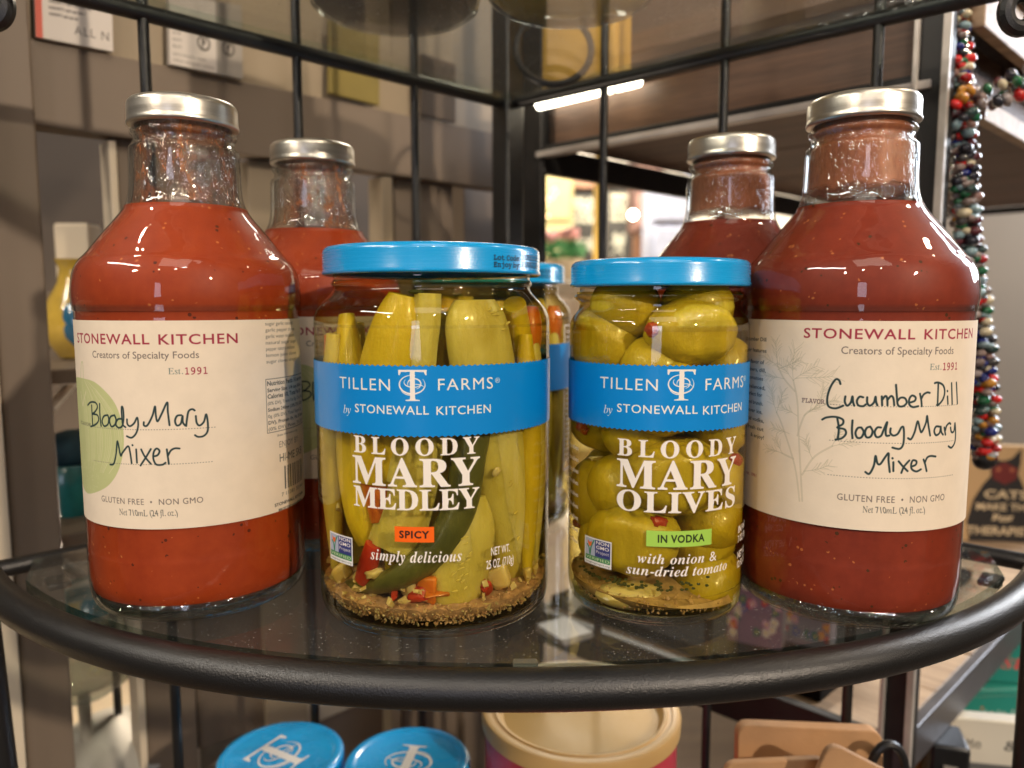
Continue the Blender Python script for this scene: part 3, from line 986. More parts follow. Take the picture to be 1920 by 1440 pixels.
def band_art(w, tx):
    for t, xa, xb, yb, cp_, kw in tx: w.ptext(t, xa, xb, yb, cp_, WHITE, **kw)
B1 = Wrap(JM[0], JM[1], JMR + .0002, .0708, .0953, 9, bg=BLUE)
band_art(B1, [('TILLEN', 637, 731, 731, 21.5, dict(track=1.15)), ('FARMS', 821, 924, 731, 21.5, dict(track=1.15)), ('®', 928, 937, 718, 9, {}),
              ('by', 644, 657.5, 775, 15, dict(style='ital')), ('STONEWALL', 665.6, 804, 776.5, 15.5, dict(track=1.1, emb=.008)), ('KITCHEN', 818, 920, 776.5, 15.5, dict(track=1.1, emb=.008))])
c, d, e = B1.mm(773, 723), B1.mm(773, 694), B1.mm(773, 752)
tf_logo(B1, c[0], (d[1] + e[1]) / 2, d[1] - e[1], WHITE, wd=.97)
IMG_B1 = B1.image('vegetable_jar_band_print')
B2 = Wrap(JO[0], JO[1], JOR + .0002, .0708, .0945, 9, bg=BLUE)
band_art(B2, [('TILLEN', 1125, 1233, 731, 21.5, dict(track=1.15)), ('FARMS', 1322.6, 1393, 730, 21.5, dict(track=1.15)), ('®', 1394, 1398.5, 714, 9, {}),
              ('by', 1132, 1148, 775, 15, dict(style='ital')), ('STONEWALL', 1156.7, 1308, 776, 15.5, dict(track=1.1, emb=.008)), ('KITCHEN', 1318, 1390, 775, 15.5, dict(track=1.1, emb=.008))])
c, d, e = B2.mm(1278, 722), B2.mm(1278, 693), B2.mm(1278, 751)
tf_logo(B2, c[0], (d[1] + e[1]) / 2, d[1] - e[1], WHITE, wd=.97)
IMG_B2 = B2.image('olive_jar_band_print')
def lid_art(rot):
    w = Print(64, 64, 8)
    tf_logo(w, 32, 32, 36, (.75, .74, .72), rot=rot, wd=1.0)
    n = 48
    return w.image('lid_monogram_print')
IMG_LID = lid_art(0)
LC = Wrap(JM[0], JM[1], .04125, .1262, .1350, 12, bg=None)
for t1, t2, y in (('Lot Code:', '19JUN2024', 488), ('Enjoy by:', '19JUN2026', 501)):
    LC.ptext(t1, 926, 975, y, 9, (.01, .015, .03), style='mono', emb=.01)
    LC.ptext(t2, 978, 1007, y, 9, (.01, .015, .03), style='mono', emb=.01)
IMG_LC = LC.image('lot_code_print')

M['label_l'] = image_mat('printed_cream_paper_red_mixer', IMG_L, .62, paper=.06)
M['label_r'] = image_mat('printed_cream_paper_dill_mixer', IMG_R, .62, paper=.06)
M['print1'] = image_mat('white_print_vegetable_jar', IMG_P1, .4, alpha=True)
M['print2'] = image_mat('white_print_olive_jar', IMG_P2, .4, alpha=True)
M['band1'] = image_mat('blue_band_vegetable_jar', IMG_B1, .32, coat=.3)
M['band2'] = image_mat('blue_band_olive_jar', IMG_B2, .32, coat=.3)
M['lot'] = image_mat('black_dot_print', IMG_LC, .5, alpha=True)
M['lid_print'] = image_mat('white_monogram_on_lid', IMG_LID, .3, alpha=True)

# ------------------------------------------------------------------ sauce bottles
mm = lambda pr: [(r / 1000, z / 1000) for r, z in pr]
BODY = [(32, .4), (36.5, 0), (38.5, .8), (40.0, 3.0), (40.8, 7), (41.1, 13), (41.1, 22), (41.0, 33), (41.0, 109.5), (41.3, 112.5), (41.9, 117), (41.8, 121), (41.2, 125), (40.2, 128.4), (38.4, 131.4), (36.2, 133.8),
        (30.6, 141), (25.4, 147.4), (22.9, 150.8), (21.4, 154), (20.6, 158), (20.3, 163), (20.1, 172), (19.9, 173.8), (19.0, 174.9), (18.3, 176), (18.2, 177.6), (18.9, 178.6), (19.3, 179.6), (18.9, 180.7), (18.3, 181.6), (18.3, 186)]
def dense(prof, k=4):
    return [tuple(p) for p in catmull(prof, k)]
def make_bottle(name, loc, rz, label, group, kind, level=.152):
    root = empty(name, (loc[0], loc[1], 0), rz, label, 'bottle', group)
    g = MB().lathe(mm([(0, 2.0), (20, 1.8), (28, 1.1)]) + dense(mm(BODY)), 96)
    g.build('glass_bottle', M['bottle_glass'], root, auto=60)
    neck = [(r - .0016, z) for r, z in dense(mm(BODY)) if z > level + .0005 and z < .185]
    inner = MB().lathe([(0, level)] + neck[:1] + neck, 72) if False else MB().lathe(neck, 72)
    inner.build('neck_wall', M['neck_inner'], root, auto=60)
    fm = MB().lathe([(r - .0004, z) for r, z in neck], 72)
    fm.build('sauce_film', M['film_red'] if kind == 'red' else M['film_dill'], root, auto=60)
    pr = [(max(0, r - .0005), z) for r, z in dense(mm(BODY)) if z > .0105 and z < level - .0005]
    top = (pr[-1][0], level - .0002)
    sc = MB()
    low = [(0, .0028), (.020, .0028), (.0332, .0029), (.0374, .0040), (.0396, .0066)]
    sc.lathe(low + pr + [top, (top[0] - .0012, level - .0012), (.012, level - .0016), (0, level - .0016)], 96)
    o = sc.build('sauce', M['sauce_red'] if kind == 'red' else M['sauce_dill'], root, auto=60)
    rg = MB().lathe(mm([(0, 2.3), (20, 2.1), (28, 1.2), (31, .7), (35.5, .45), (38.2, 1.2), (39.6, 2.8), (40.3, 5.6), (39.9, 7.0), (39.7, 6.2), (37.4, 3.7), (33.2, 2.6), (20, 2.5), (0, 2.5)]), 96)
    rg.build('glass_foot', M['thick_glass'], root, auto=60)
    lid = MB().lathe(mm([(17.6, 182.2), (19.6, 182.1), (20.2, 182.5), (20.35, 183.2), (20.05, 183.9), (20.0, 185), (20.0, 189.4), (19.7, 190.6), (18.9, 191.5), (17.6, 191.9), (16.6, 191.7), (15.8, 191.2), (8, 191.3), (0, 191.3)]), 96)
    lid.build('screw_cap', M['steel_lid'], root, auto=50)
    w = L1 if kind == 'red' else L2
    lb = build_sheet(w.sheet(), 'paper_label', M['label_l' if kind == 'red' else 'label_r'], root)
    return root
GRP = 'glass bottles of red cocktail mixer with silver caps'
bot_l = make_bottle('mixer_bottle', BL, 0, 'front left glass bottle of red mixer, pale green fruit on its cream handwritten label', GRP, 'red')
bot_lb = make_bottle('mixer_bottle', (-.0975, .385), R(38), 'red mixer bottle standing behind the front left bottle, half hidden by the vegetable jar', GRP, 'red', .1505)
bot_r = make_bottle('mixer_bottle', BR, 0, 'front right glass bottle of red mixer, dill plant drawn on its cream handwritten label', GRP, 'dill')
bot_rb = make_bottle('mixer_bottle', (.1035, .372), R(50), 'red mixer bottle behind the olive jar, only its cap, neck and shoulder showing', GRP, 'dill', .1535)

# ------------------------------------------------------------------ food inside the jars
def flesh_mat(name, a, b, skin, zs=1.0):
    s = Nodes(name)
    co = s.coord(scale=(1, 1, .3))
    v = s.noise(120, 5, co, .6, .4)
    base = s.ramp(v, [(.3, a), (.7, b)])
    blot = s.ramp(s.noise(45, 2), [(.52, (0, 0, 0)), (.68, (1, 1, 1))])
    s.l(s.mix(s.math('MULTIPLY', blot, .6), base, skin), s.p.inputs['Base Color'])
    s.p.inputs['Roughness'].default_value = .38
    s.p.inputs['Subsurface Weight'].default_value = .55
    s.p.inputs['Subsurface Radius'].default_value = (.009, .008, .003)
    s.p.inputs['Subsurface Scale'].default_value = 1
    wr = s.math('ADD', s.noise(210, 5, co, .65, .6), s.math('MULTIPLY', s.noise(700, 3), .35))
    s.bump(wr, .6, .0009)
    s.p.inputs['Coat Weight'].default_value = .25
    s.p.inputs['Coat Roughness'].default_value = .15
    return s.m
M['cuke'] = flesh_mat('pickled_cucumber_flesh', (.54, .45, .085), (.68, .60, .18), (.46, .37, .05))
M['cuke_skin'] = flesh_mat('pickled_cucumber_skin', (.57, .42, .014), (.74, .57, .034), (.46, .38, .03))
M['cuke_seed'] = plain('pickled_cucumber_seeds', (.60, .49, .13), .35, sss=.3)
M['cuke_core'] = flesh_mat('pickled_cucumber_seed_core', (.60, .51, .14), (.74, .67, .28), (.56, .46, .10))
M['celery'] = flesh_mat('pickled_celery', (.52, .43, .07), (.74, .66, .22), (.36, .30, .03))
M['bean'] = flesh_mat('pickled_green_bean', (.085, .095, .018), (.13, .135, .03), (.06, .07, .015))
M['carrot'] = flesh_mat('pickled_carrot', (.58, .13, .010), (.68, .20, .02), (.50, .09, .008))
M['pepper'] = flesh_mat('pickled_red_pepper', (.42, .022, .010), (.52, .05, .02), (.32, .015, .008))
M['garlic'] = flesh_mat('chopped_garlic', (.62, .47, .20), (.74, .60, .32), (.60, .42, .16))
M['sediment'] = plain('spice_sediment', (.44, .275, .18), .7, 0, .45, 300, bump=.6, bscale=700)
M['olive'] = flesh_mat('green_olive_skin', (.47, .36, .014), (.62, .48, .032), (.34, .28, .016))
M['onion'] = flesh_mat('pearl_onion', (.62, .50, .20), (.72, .62, .34), (.5, .40, .12))
M['pimento'] = flesh_mat('red_stuffing', (.38, .035, .014), (.50, .07, .03), (.32, .02, .01))
M['brine'] = tinted('yellow_brine', (.98, .93, .66))
M['brine_o'] = tinted('olive_brine', (.98, .93, .64))
M['herb'] = plain('herb_flecks', (.05, .06, .015), .6)

M['flake_a'] = plain('brown_spice_flakes', (.36, .215, .135), .6)
M['flake_b'] = plain('pinkish_spice_flakes', (.50, .33, .23), .6)
M['flake_c'] = plain('tan_spice_flakes', (.46, .30, .16), .6)
def flakes(root, r, zt, tilt, n, mats):
    fl_ = MB()
    for k in range(n):
        a = rnd.uniform(0, 6.283)
        if rnd.random() < .62:
            z = .0038 + (zt - .0038) * rnd.random()
            q = r - .0092 * max(0, (zt - z) / zt) ** 1.7 - .0004
        else:
            q = r * math.sqrt(rnd.uniform(.3, 1))
            z = zt + .0004
        x, y = q * math.sin(a), -q * math.cos(a)
        if z > .006: z -= tilt * x
        s_ = rnd.uniform(.00025, .0007)
        c = chip((x, y, z), s_)
        n0 = len(fl_.f)
        fl_.add(c.v, c.f, rnd.randrange(len(mats)))
    tag(fl_.build('spice_flakes', [M[m_] for m_ in mats], root, smooth=False), kind='stuff')
def in_jar(J, px, py, rad):
    a, z = on_cyl(px, py, J[0], J[1], rad)
    return Vector((rad * math.sin(a), -rad * math.cos(a), z))
def loft(path, radii, n=20, flat=1.0, ridge=0, rk=7, taper=True, jit=.0):
    """closed tapered body along a path; flat squashes it towards the jar axis"""
    mb = MB()
    P = catmull(path, 5)
    rr = [float(v[0]) for v in catmull([(r,) for r in radii], 5)]
    m = len(P)
    rings = []
    def rho(i): return rr[i]
    pts = [Vector(p) for p in P]
    out = (pts[m // 2].copy())
    out.z = 0
    out.normalize()
    side = Vector((0, 0, 1)).cross(out)
    vs, fs = [], []
    ph = rnd.uniform(0, 6)
    for i, p in enumerate(pts):
        for k in range(n):
            q = 2 * math.pi * k / n
            rad = rr[i] * (1 + ridge * math.cos(rk * q) + rnd.uniform(-jit, jit))
            t = (pts[min(i + 1, m - 1)] - pts[max(i - 1, 0)]).normalized()
            sd = (side - t * side.dot(t)).normalized()
            ot = t.cross(sd)
            vs.append(p + sd * (math.cos(q) * rad) + ot * (math.sin(q) * rad * flat))
    for i in range(m - 1):
        for k in range(n):
            fs.append((i * n + k, i * n + (k + 1) % n, (i + 1) * n + (k + 1) % n, (i + 1) * n + k))
    fs.append(tuple(range(n))[::-1])
    fs.append(tuple(range((m - 1) * n, m * n)))
    return mb.add(vs, fs)
def chip(c, s):
    """an irregular cut chunk"""
    mb = MB()
    Mx = Euler((rnd.uniform(0, 3), rnd.uniform(0, 3), rnd.uniform(0, 3))).to_matrix()
    vs = []
    for i in (-1, 1):
        for j in (-1, 1):
            for k in (-1, 1):
                vs.append(Mx @ Vector((i * s * rnd.uniform(.35, 1.2), j * s * rnd.uniform(.3, 1.1), k * s * rnd.uniform(.12, .6))) + Vector(c))
    return mb.add(vs, [(0, 1, 3, 2), (4, 6, 7, 5), (0, 4, 5, 1), (2, 3, 7, 6), (0, 2, 6, 4), (1, 5, 7, 3)])
def seeds(parent, J, pts, rad):
    mb = MB()
    for px, py in pts:
        p = in_jar(J, px, py, rad)
        a = math.atan2(p.x, -p.y)
        Mx = Matrix.Rotation(a, 3, 'Z') @ Matrix.Rotation(rnd.uniform(-.35, .35) + 1.15, 3, 'Y')
        mb.ball(p, (.00045, .0005, .0015 * rnd.uniform(.6, 1.1)), 6, 5, Mx)
    mb.build('seeds', M['cuke_seed'], parent)

def zigzag_band(J, rad, z0, z1, wrap, teeth, amp=.0006):
    """paper band with pinked edges"""
    mb = MB()
    mb.uv = []
    n = teeth * 2
    sp = wrap.span
    for i in range(n + 1):
        a = -sp / 2 + sp * i / n
        d = amp if i % 2 else 0
        for k, z in enumerate((z0 + d, z0 + amp + .0002, (z0 + z1) / 2, z1 - amp - .0002, z1 - d)):
            mb.v.append((rad * math.sin(a), -rad * math.cos(a), z))
            mb.uv.append((i / n, (z - wrap.z0) / (wrap.z1 - wrap.z0)))
    for i in range(n):
        for k in range(4):
            q = i * 5 + k
            mb.f.append((q, q + 5, q + 6, q + 1))
            mb.mi.append(0)
    return mb

JAR_M = [(32, .6), (37, .2), (40.6, 0), (42.5, .7), (43.7, 2.4), (44.3, 5), (44.5, 9), (44.5, 24), (44.5, 100), (44.6, 107), (44.3, 110.5), (43.0, 113.6), (40.6, 116.4), (38.6, 118.4), (37.4, 120), (37.2, 121.3), (37.9, 122.2), (37.9, 123), (37.2, 124), (37.1, 127)]
JAR_O = [(24, .6), (28, .2), (30.6, .1), (32.1, 1.2), (33.1, 3.4), (33.6, 6.5), (33.8, 11), (33.8, 20), (33.8, 100), (33.8, 105.5), (33.4, 108.6), (32.2, 110.8), (30.8, 112.6), (30.3, 114.4), (30.5, 115.8), (31.8, 116.8), (32.3, 117.6), (31.8, 118.4), (30.4, 119.3), (30.1, 120.4), (30.1, 123)]
def jar_shell(root, prof, J, kind):
    g = MB().lathe([(0, .0022), (prof[0][0] / 1000 * .7, .002)] + dense(mm(prof)), 96)
    g.build('glass_jar', M['jar_glass'], root, auto=60)
    f = prof
    r0 = f[3][0]
    MB().lathe(mm([(0, 2.6), (r0 * .6, 2.2), (r0 * .78, 1.2), (r0 * .94, .75), (r0 * .985, 1.7), (r0 * .996, 2.8), (r0 * 1.002, 4.0), (r0 * .99, 4.1), (r0 * .95, 2.9), (r0 * .8, 2.7), (0, 2.7)]), 96).build('glass_foot', M['thick_glass'], root, auto=60)
    zt = prof[-1][1] - 3.5
    br = [(max(0, r - .5) / 1000, z / 1000) for r, z in prof if 4 < z < zt - 1]
    top = br[-1][0]
    MB().lathe([(0, .0029), (br[0][0] * .96, .0031)] + br + [(top, zt / 1000), (0, zt / 1000)], 64).build('brine', M['brine' if kind == 'm' else 'brine_o'], root, auto=60)
def jar_lid(root, r, z0, z1, mat='blue_lid'):
    r *= 1000
    z0 *= 1000
    z1 *= 1000
    p = [(r - 3, z0 + .6), (r - .6, z0 - .1), (r + .1, z0 + .3), (r + .25, z0 + 1.0), (r - .1, z0 + 1.8), (r - .1, z1 - 2.4), (r - .4, z1 - 1.2), (r - 1.3, z1 - .3), (r - 2.8, z1), (r - 4.6, z1 - .1), (r - 5.4, z1 - .5), (r - 6.6, z1 - .9), (0, z1 - .9)]
    o = MB().lathe(mm(p), 96).build('screw_lid', M[mat], root, auto=50)
    s = .026 * r / 34
    h = z1 / 1000 - .0009 + .0002
    flat_sheet('lid_monogram', M['lid_print'], o, (-s, -s, h), (s, -s, h), (s, s, h), (-s, s, h))
    return o

# --- the large vegetable jar
def make_medley(loc, rz, label):
    J = JM
    root = empty('pickled_vegetable_jar', (loc[0], loc[1], 0), rz, label, 'jar', 'large jars of pickled vegetables with blue lids')
    jar_shell(root, JAR_M, J, 'm')
    ld = jar_lid(root, .0410, .1255, .1358)
    build_sheet(LC.sheet(), 'lot_code', M['lot'], ld)
    build_sheet(zigzag_band(J, B1.r, .0710, .0951, B1, 130), 'blue_paper_band', M['band1'], root)
    build_sheet(P1.sheet(P1.r), 'white_lettering', M['print1'], root)
    ij = lambda x, y, r=.036: in_jar(J, x, y, r)
    def piece(name, mat, pts, radii, rad=.036, **kw):
        return loft([ij(x, y, rad) for x, y in pts], radii, **kw).build(name, M[mat], root, auto=60)
    # cucumber spears: front ones traced, others round the wall
    piece('cucumber_spear', 'cuke_skin', [(754, 552), (745, 600), (728, 680), (712, 790), (705, 900)], [.0050, .0085, .0104, .0110, .0095], .0325, flat=.7)
    piece('celery_stick', 'celery', [(802, 550), (800, 600), (792, 660), (782, 800)], [.0042, .0044, .0046, .0046], .034, ridge=.10, rk=6, flat=.6)
    sp = piece('cucumber_spear', 'cuke', [(890, 562), (892, 600), (905, 680), (925, 800), (948, 930), (968, 1060), (976, 1098)], [.0085, .0128, .0138, .0130, .0118, .0100, .005], .0325, flat=.6)
    core_ = loft([ij(x + 10, y, .0358) for x, y in [(896, 585), (905, 680), (925, 800), (948, 930), (966, 1050)]], [.0035, .0075, .0078, .0068, .003], flat=.62)
    core_.build('seed_core', M['cuke_core'], sp, auto=60)
    sd = []
    for k in range(46):
        t = rnd.random()
        y = 560 + t * 510
        cx = 912 + (y - 560) * .145
        sd.append((cx + rnd.uniform(-6, 34), y))
    seeds(sp, J, sd, .0395)
    sp2 = piece('cucumber_spear', 'cuke', [(880, 930), (878, 990), (862, 1060), (852, 1120), (850, 1140)], [.006, .0100, .0112, .0095, .004], .0330, flat=.6)
    loft([ij(x, y, .0362) for x, y in [(872, 975), (864, 1030), (856, 1095)]], [.003, .0062, .003], flat=.6).build('seed_core', M['cuke_core'], sp2, auto=60)
    seeds(sp2, J, [(862 + rnd.uniform(-22, 22), 960 + rnd.random() * 150) for k in range(18)], .0396)
    piece('cucumber_spear', 'cuke_skin', [(650, 590), (655, 700), (662, 830), (680, 960), (690, 1020)], [.004, .0085, .0095, .009, .005], .0325, flat=.7)
    piece('cucumber_spear', 'cuke_skin', [(965, 570), (988, 680), (1003, 800), (1010, 950)], [.006, .0085, .0085, .006], .0335, flat=.7)
    piece('celery_stick', 'celery', [(798, 800), (785, 880), (760, 960), (738, 1028)], [.0062, .0070, .0085, .0088], .0345, ridge=.10, rk=8, flat=.45)
    piece('celery_stick', 'celery', [(745, 810), (738, 900)], [.006, .007], .033, ridge=.10, rk=8, flat=.5)
    piece('green_bean', 'bean', [(895, 660), (905, 740), (880, 850), (862, 950), (815, 1035), (730, 1090), (640, 1100)], [.003, .0052, .0062, .0062, .0060, .0055, .0035], .0365, flat=.7)
    piece('carrot_stick', 'carrot', [(690, 800), (700, 880), (722, 975)], [.0055, .0065, .006], .0335, flat=.7)
    piece('carrot_stick', 'carrot', [(616, 628), (618, 700), (622, 760)], [.004, .0045, .004], .0385, flat=.6)
    piece('carrot_stick', 'carrot', [(1004, 575), (1016, 610), (1020, 650), (1022, 690)], [.004, .0062, .0055, .003], .0375, flat=.7)
    piece('red_pepper_strip', 'pepper', [(610, 780), (618, 860), (622, 940), (624, 972)], [.0035, .0036, .0028, .0008], .0395, flat=.6)
    piece('red_pepper_strip', 'pepper', [(700, 1020), (690, 1060), (678, 1090)], [.0032, .0040, .003], .0385, flat=.7)
    piece('onion_wedge', 'onion', [(622, 800), (628, 900), (636, 960)], [.005, .0055, .003], .0380, flat=.4)
    for k in range(13):          # more pieces standing round the back of the jar
        a = R(100 + 160 * k / 12)
        rr_ = .0335
        x, y = rr_ * math.sin(a), -rr_ * math.cos(a)
        mt, nm = [('cuke_skin', 'cucumber_spear'), ('celery', 'celery_stick'), ('cuke', 'cucumber_spear'), ('carrot', 'carrot_stick'), ('cuke_skin', 'cucumber_spear')][k % 5]
        loft([(x, y, .012), (x * 1.03, y * 1.03, .04), (x, y, .075), (x * .95, y * .95, .108 - .006 * (k % 3))], [.005, .0088, .0088, .0045], flat=.8).build(nm, M[mt], root)
    for k in range(5):
        a = k * 1.25 + .3
        x, y = .013 * math.sin(a), -.013 * math.cos(a)
        loft([(x, y, .012), (x, y, .05), (x * 1.1, y * 1.1, .112)], [.008, .0095, .006]).build('cucumber_spear', M['cuke_skin'], root)
    for x, y, s, mt in ((930, 885, .0030, 'garlic'), (935, 1123, .0052, 'garlic'), (767, 1133, .0045, 'garlic'), (800, 1140, .0055, 'carrot'), (738, 1125, .0035, 'pepper'), (700, 1127, .0040, 'garlic'), (990, 1098, .0034, 'garlic'),
                        (815, 1128, .0050, 'carrot'), (905, 1112, .0040, 'pepper'), (700, 1075, .0036, 'garlic'), (640, 1075, .0040, 'garlic'), (785, 1108, .0045, 'pepper'), (860, 1155, .0026, 'pepper')):
        p = ij(x, y, .0395 if y < 1100 else .0360)
        p.z = max(p.z, .0105 + s)
        chip(p, s).build({'garlic': 'garlic_piece', 'carrot': 'carrot_chunk', 'pepper': 'red_pepper_piece'}[mt], M[mt], root, bevel=.0013)
    for a_, mt, nm in ((-100, 'cuke_skin', 'cucumber_spear'), (-84, 'celery', 'celery_stick'), (-68, 'cuke', 'cucumber_spear'), (68, 'cuke_skin', 'cucumber_spear'), (84, 'celery', 'celery_stick'), (100, 'cuke_skin', 'cucumber_spear'), (112, 'celery', 'celery_stick'), (-116, 'cuke_skin', 'cucumber_spear')):
        a = R(a_)
        x, y = .0388 * math.sin(a), -.0388 * math.cos(a)
        loft([(x, y, .016), (x * 1.02, y * 1.02, .05), (x, y, .080), (x * .98, y * .98, .104)], [.0022, .0046, .0050, .0026], flat=.9).build(nm, M[mt], root)
    chips = MB()
    for k in range(330):
        a, q = rnd.uniform(0, 6.28), .0425 * math.sqrt(rnd.uniform(.25, 1))
        c = chip((q * math.sin(a), -q * math.cos(a), (.0112 if k % 3 else .0085) + rnd.uniform(-.002, .006) * (q / .04)), rnd.uniform(.0005, .0019))
        chips.add(c.v, c.f)
    tag(chips.build('chopped_garlic', M['garlic'], root, smooth=False), kind='stuff')
    flakes(root, .0430, .0105, 0, 1700, ('flake_a', 'flake_b', 'flake_c', 'garlic'))
    md = MB().lathe([(0, .0036), (.0345, .0038), (.0388, .0052), (.0418, .0080), (.0430, .0105), (.038, .0108), (.028, .0118), (.015, .0116), (0, .012)], 96)
    md.v = [(x, y, z + (rnd.uniform(-.0004, .0007) if z > .010 else 0)) for x, y, z in md.v]
    md.build('spice_sediment', M['sediment'], root)
    MB().ball(ij(781, 547, .034), (.0028, .002, .0009), 8, 6).build('peppercorn', M['herb'], root)
    return root
jar_m = make_medley(JM, 0, 'large front jar of mixed pickled vegetables, blue lid, orange SPICY tag on the glass')
jar_b = copy_tree(jar_m)
jar_b.location = (-.0125, .418, 0)
jar_b.rotation_euler.z = R(-22)
jar_b['label'] = 'blue-lidded jar mostly hidden behind the large vegetable jar, showing beside the olive jar'

# --- the olive jar
def make_olives(loc, rz, label, group=None, z=0, full=True):
    J = JO
    root = empty('olive_jar', (loc[0], loc[1], z), rz, label, 'jar', group)
    jar_shell(root, JAR_O, J, 'o')
    jar_lid(root, .0336, .1213, .1311)
    build_sheet(zigzag_band(J, B2.r, .0710, .0943, B2, 100), 'blue_paper_band', M['band2'], root)
    build_sheet(P2.sheet(P2.r), 'white_lettering', M['print2'], root)
    if not full: rr_ = 0
    spots = [(1140, 640, .0215, (.0118, .0105, .0125), 20), (1290, 622, .0200, (.0150, .0120, .0108), 80), (1395, 690, .0235, (.010, .010, .010), 0), (1120, 770, .0210, (.013, .011, .013), 30), (1235, 742, .0205, (.0165, .012, .0125), 90),
             (1370, 790, .0215, (.012, .011, .012), 0), (1115, 925, .0205, (.0130, .011, .0130), 10), (1262, 890, .0200, (.0165, .012, .0125), 90), (1375, 900, .0210, (.013, .011, .0125), 40),
             (1190, 1005, .0195, (.0155, .0125, .0120), 75), (1330, 965, .0200, (.0150, .012, .0110), 80), (1318, 1082, .0190, (.0150, .012, .0125), 60)]
    for i, (x, y, rad, sz, tilt) in enumerate(spots):
        p = in_jar(J, x, y, rad)
        a = math.atan2(p.x, -p.y)
        Mx = Matrix.Rotation(a, 3, 'Z') @ Matrix.Rotation(R((tilt if tilt < 60 else tilt - 90) * .4), 3, 'Y')
        sz = tuple(q * 1.17 for q in sz)
        mb = MB().ball(p * 1.03 if False else Vector((p.x * 1.07, p.y * 1.07, p.z)), sz, 36, 24, Mx)
        ph = rnd.uniform(0, 6)
        for vi, (vx_, vy_, vz_) in enumerate(mb.v):
            g = 1 + .018 * math.sin(vx_ * 420 + ph) * math.sin(vz_ * 380 + ph * 2) + .012 * math.sin(vz_ * 900 + vx_ * 700 + ph)
            d = (Vector((vx_, vy_, vz_)) - Vector((p.x * 1.07, p.y * 1.07, p.z))) * g + Vector((p.x * 1.07, p.y * 1.07, p.z))
            rr_ = math.hypot(d.x, d.y)
            if rr_ > .0331: d.x, d.y = d.x * .0331 / rr_, d.y * .0331 / rr_
            mb.v[vi] = (d.x, d.y, d.z)
        o = mb.build('olive', M['olive'], root)
        p = Vector((p.x * 1.07, p.y * 1.07, p.z))
        if i in (1, 3, 5, 6, 9, 8):
            dx = {1: -1, 3: .9, 5: -.9, 6: .2, 9: .75, 8: -.6}[i]
            dz = {1: .15, 3: -.15, 5: .2, 6: -.8, 9: .55, 8: .5}[i]
            f = math.sqrt(max(.01, 1 - min(.97, dx * dx + dz * dz)))
            q = p + Mx @ Vector((dx * sz[0], -f * sz[1], dz * sz[2])) * .90
            rq = math.hypot(q.x, q.y)
            if rq > .0305: q.x, q.y = q.x * .0305 / rq, q.y * .0305 / rq
            MB().ball(q, (.0038, .0030, .0026), 12, 8, Euler((rnd.uniform(0, 3), .4, rnd.uniform(0, 3))).to_matrix(), jit=.16).build('red_stuffing', M['pimento'], o)
    for k in range(20):
        a = R((75 if k < 16 else 40) + (210 if k < 16 else 280) * (k % 4) / 3 + 20 * (k // 4))
        zz = .024 + .0225 * (k // 4)
        MB().ball((.018 * math.sin(a), -.018 * math.cos(a), zz), (.0132, .0128, .0125), 20, 12).build('olive', M['olive'], root)
    MB().ball(in_jar(J, 1180, 1115, .024), (.0125, .007, .005), 16, 10, jit=.06).build('pearl_onion', M['onion'], root)
    md = MB().lathe([(0, .0036), (.0255, .0038), (.0295, .0055), (.0318, .0078), (.0326, .0095), (.024, .0105), (.012, .0125), (0, .0125)], 56)
    md.v = [(x, y, zz - (.002 + .10 * x if zz > .008 else 0) + (rnd.uniform(-.0004, .0009) if zz > .011 else 0)) for x, y, zz in md.v]
    md.build('sun_dried_tomato_sediment', M['sed_o'], root)
    flakes(root, .0325, .0085, .10, 500, ('flake_b', 'flake_c', 'flake_c', 'sed_o'))
    hb = MB()
    for k in range(70):
        a, q = rnd.gauss(-.45, .5), .0300
        hb.ball((q * math.sin(a), -q * math.cos(a), .0128 + abs(rnd.gauss(0, .0018))), (.0008, .0004, .0005), 5, 4)
    tag(hb.build('herb_flecks', M['herb'], root), kind='stuff')
    return root
M['sed_o'] = plain('tomato_sediment', (.46, .31, .15), .6, 0, .35, 160, bump=.6, bscale=420)
jar_o = make_olives(JO, 0, 'blue-lidded jar packed with green olives, green IN VODKA tag on the glass')
# ------------------------------------------------------------------ corner rack of black tube with glass shelves
BACK = Vector((-.003, .558, 0))
LEND = Vector((-.237, .331, 0))
REND = Vector((.243, .342, 0))
TR = .0066
def arc_y(x): return .2275 + 1.25 * x * x + 11.4 * x ** 4
rack = empty('corner_shelf_rack', (0, 0, 0), 0, 'black metal corner rack with curved front tube, thin upright rods and glass shelves', 'shelf rack')
arc = [Vector((LEND.x + (REND.x - LEND.x) * i / 72, 0, 0)) for i in range(73)]
for p in arc: p.y = arc_y(p.x)
arc[0].y, arc[-1].y = LEND.y, REND.y
def tier(z, front=True, first=False):
    if front: MB().tube([p + Vector((0, 0, z)) for p in arc], TR * 1.0, 28).build('front_rail', M['coat'], rack)
    for e in (LEND, REND):
        MB().tube([e + Vector((0, 0, z)), BACK + Vector((0, 0, z))], TR * .62, 14).build('side_rail', M['coat'], rack)
        MB().ball(e + Vector((0, 0, z)), (TR * 1.15, TR * 1.15, TR * 1.15), 16, 10).build('weld_joint', M['coat'], rack)
TIERS = (-.263, -.0042, .255)
for z in TIERS: tier(z)
for e, w in ((LEND, .0058), (REND, .0058)):
    k_ = .0045 if e.x < 0 else 0
    MB().tube([e + Vector((k_ * 4.5, 0, -.50)), e + Vector((k_, 0, -.10)), e + Vector((0, 0, -.004)), e + Vector((0, 0, .42))], w, 18).build('front_post', M['coat'], rack)
MB().box(BACK + Vector((0, 0, -.04)), (.0165, .0165, .92), R(45)).build('corner_post', M['coat'], rack, bevel=.0015)
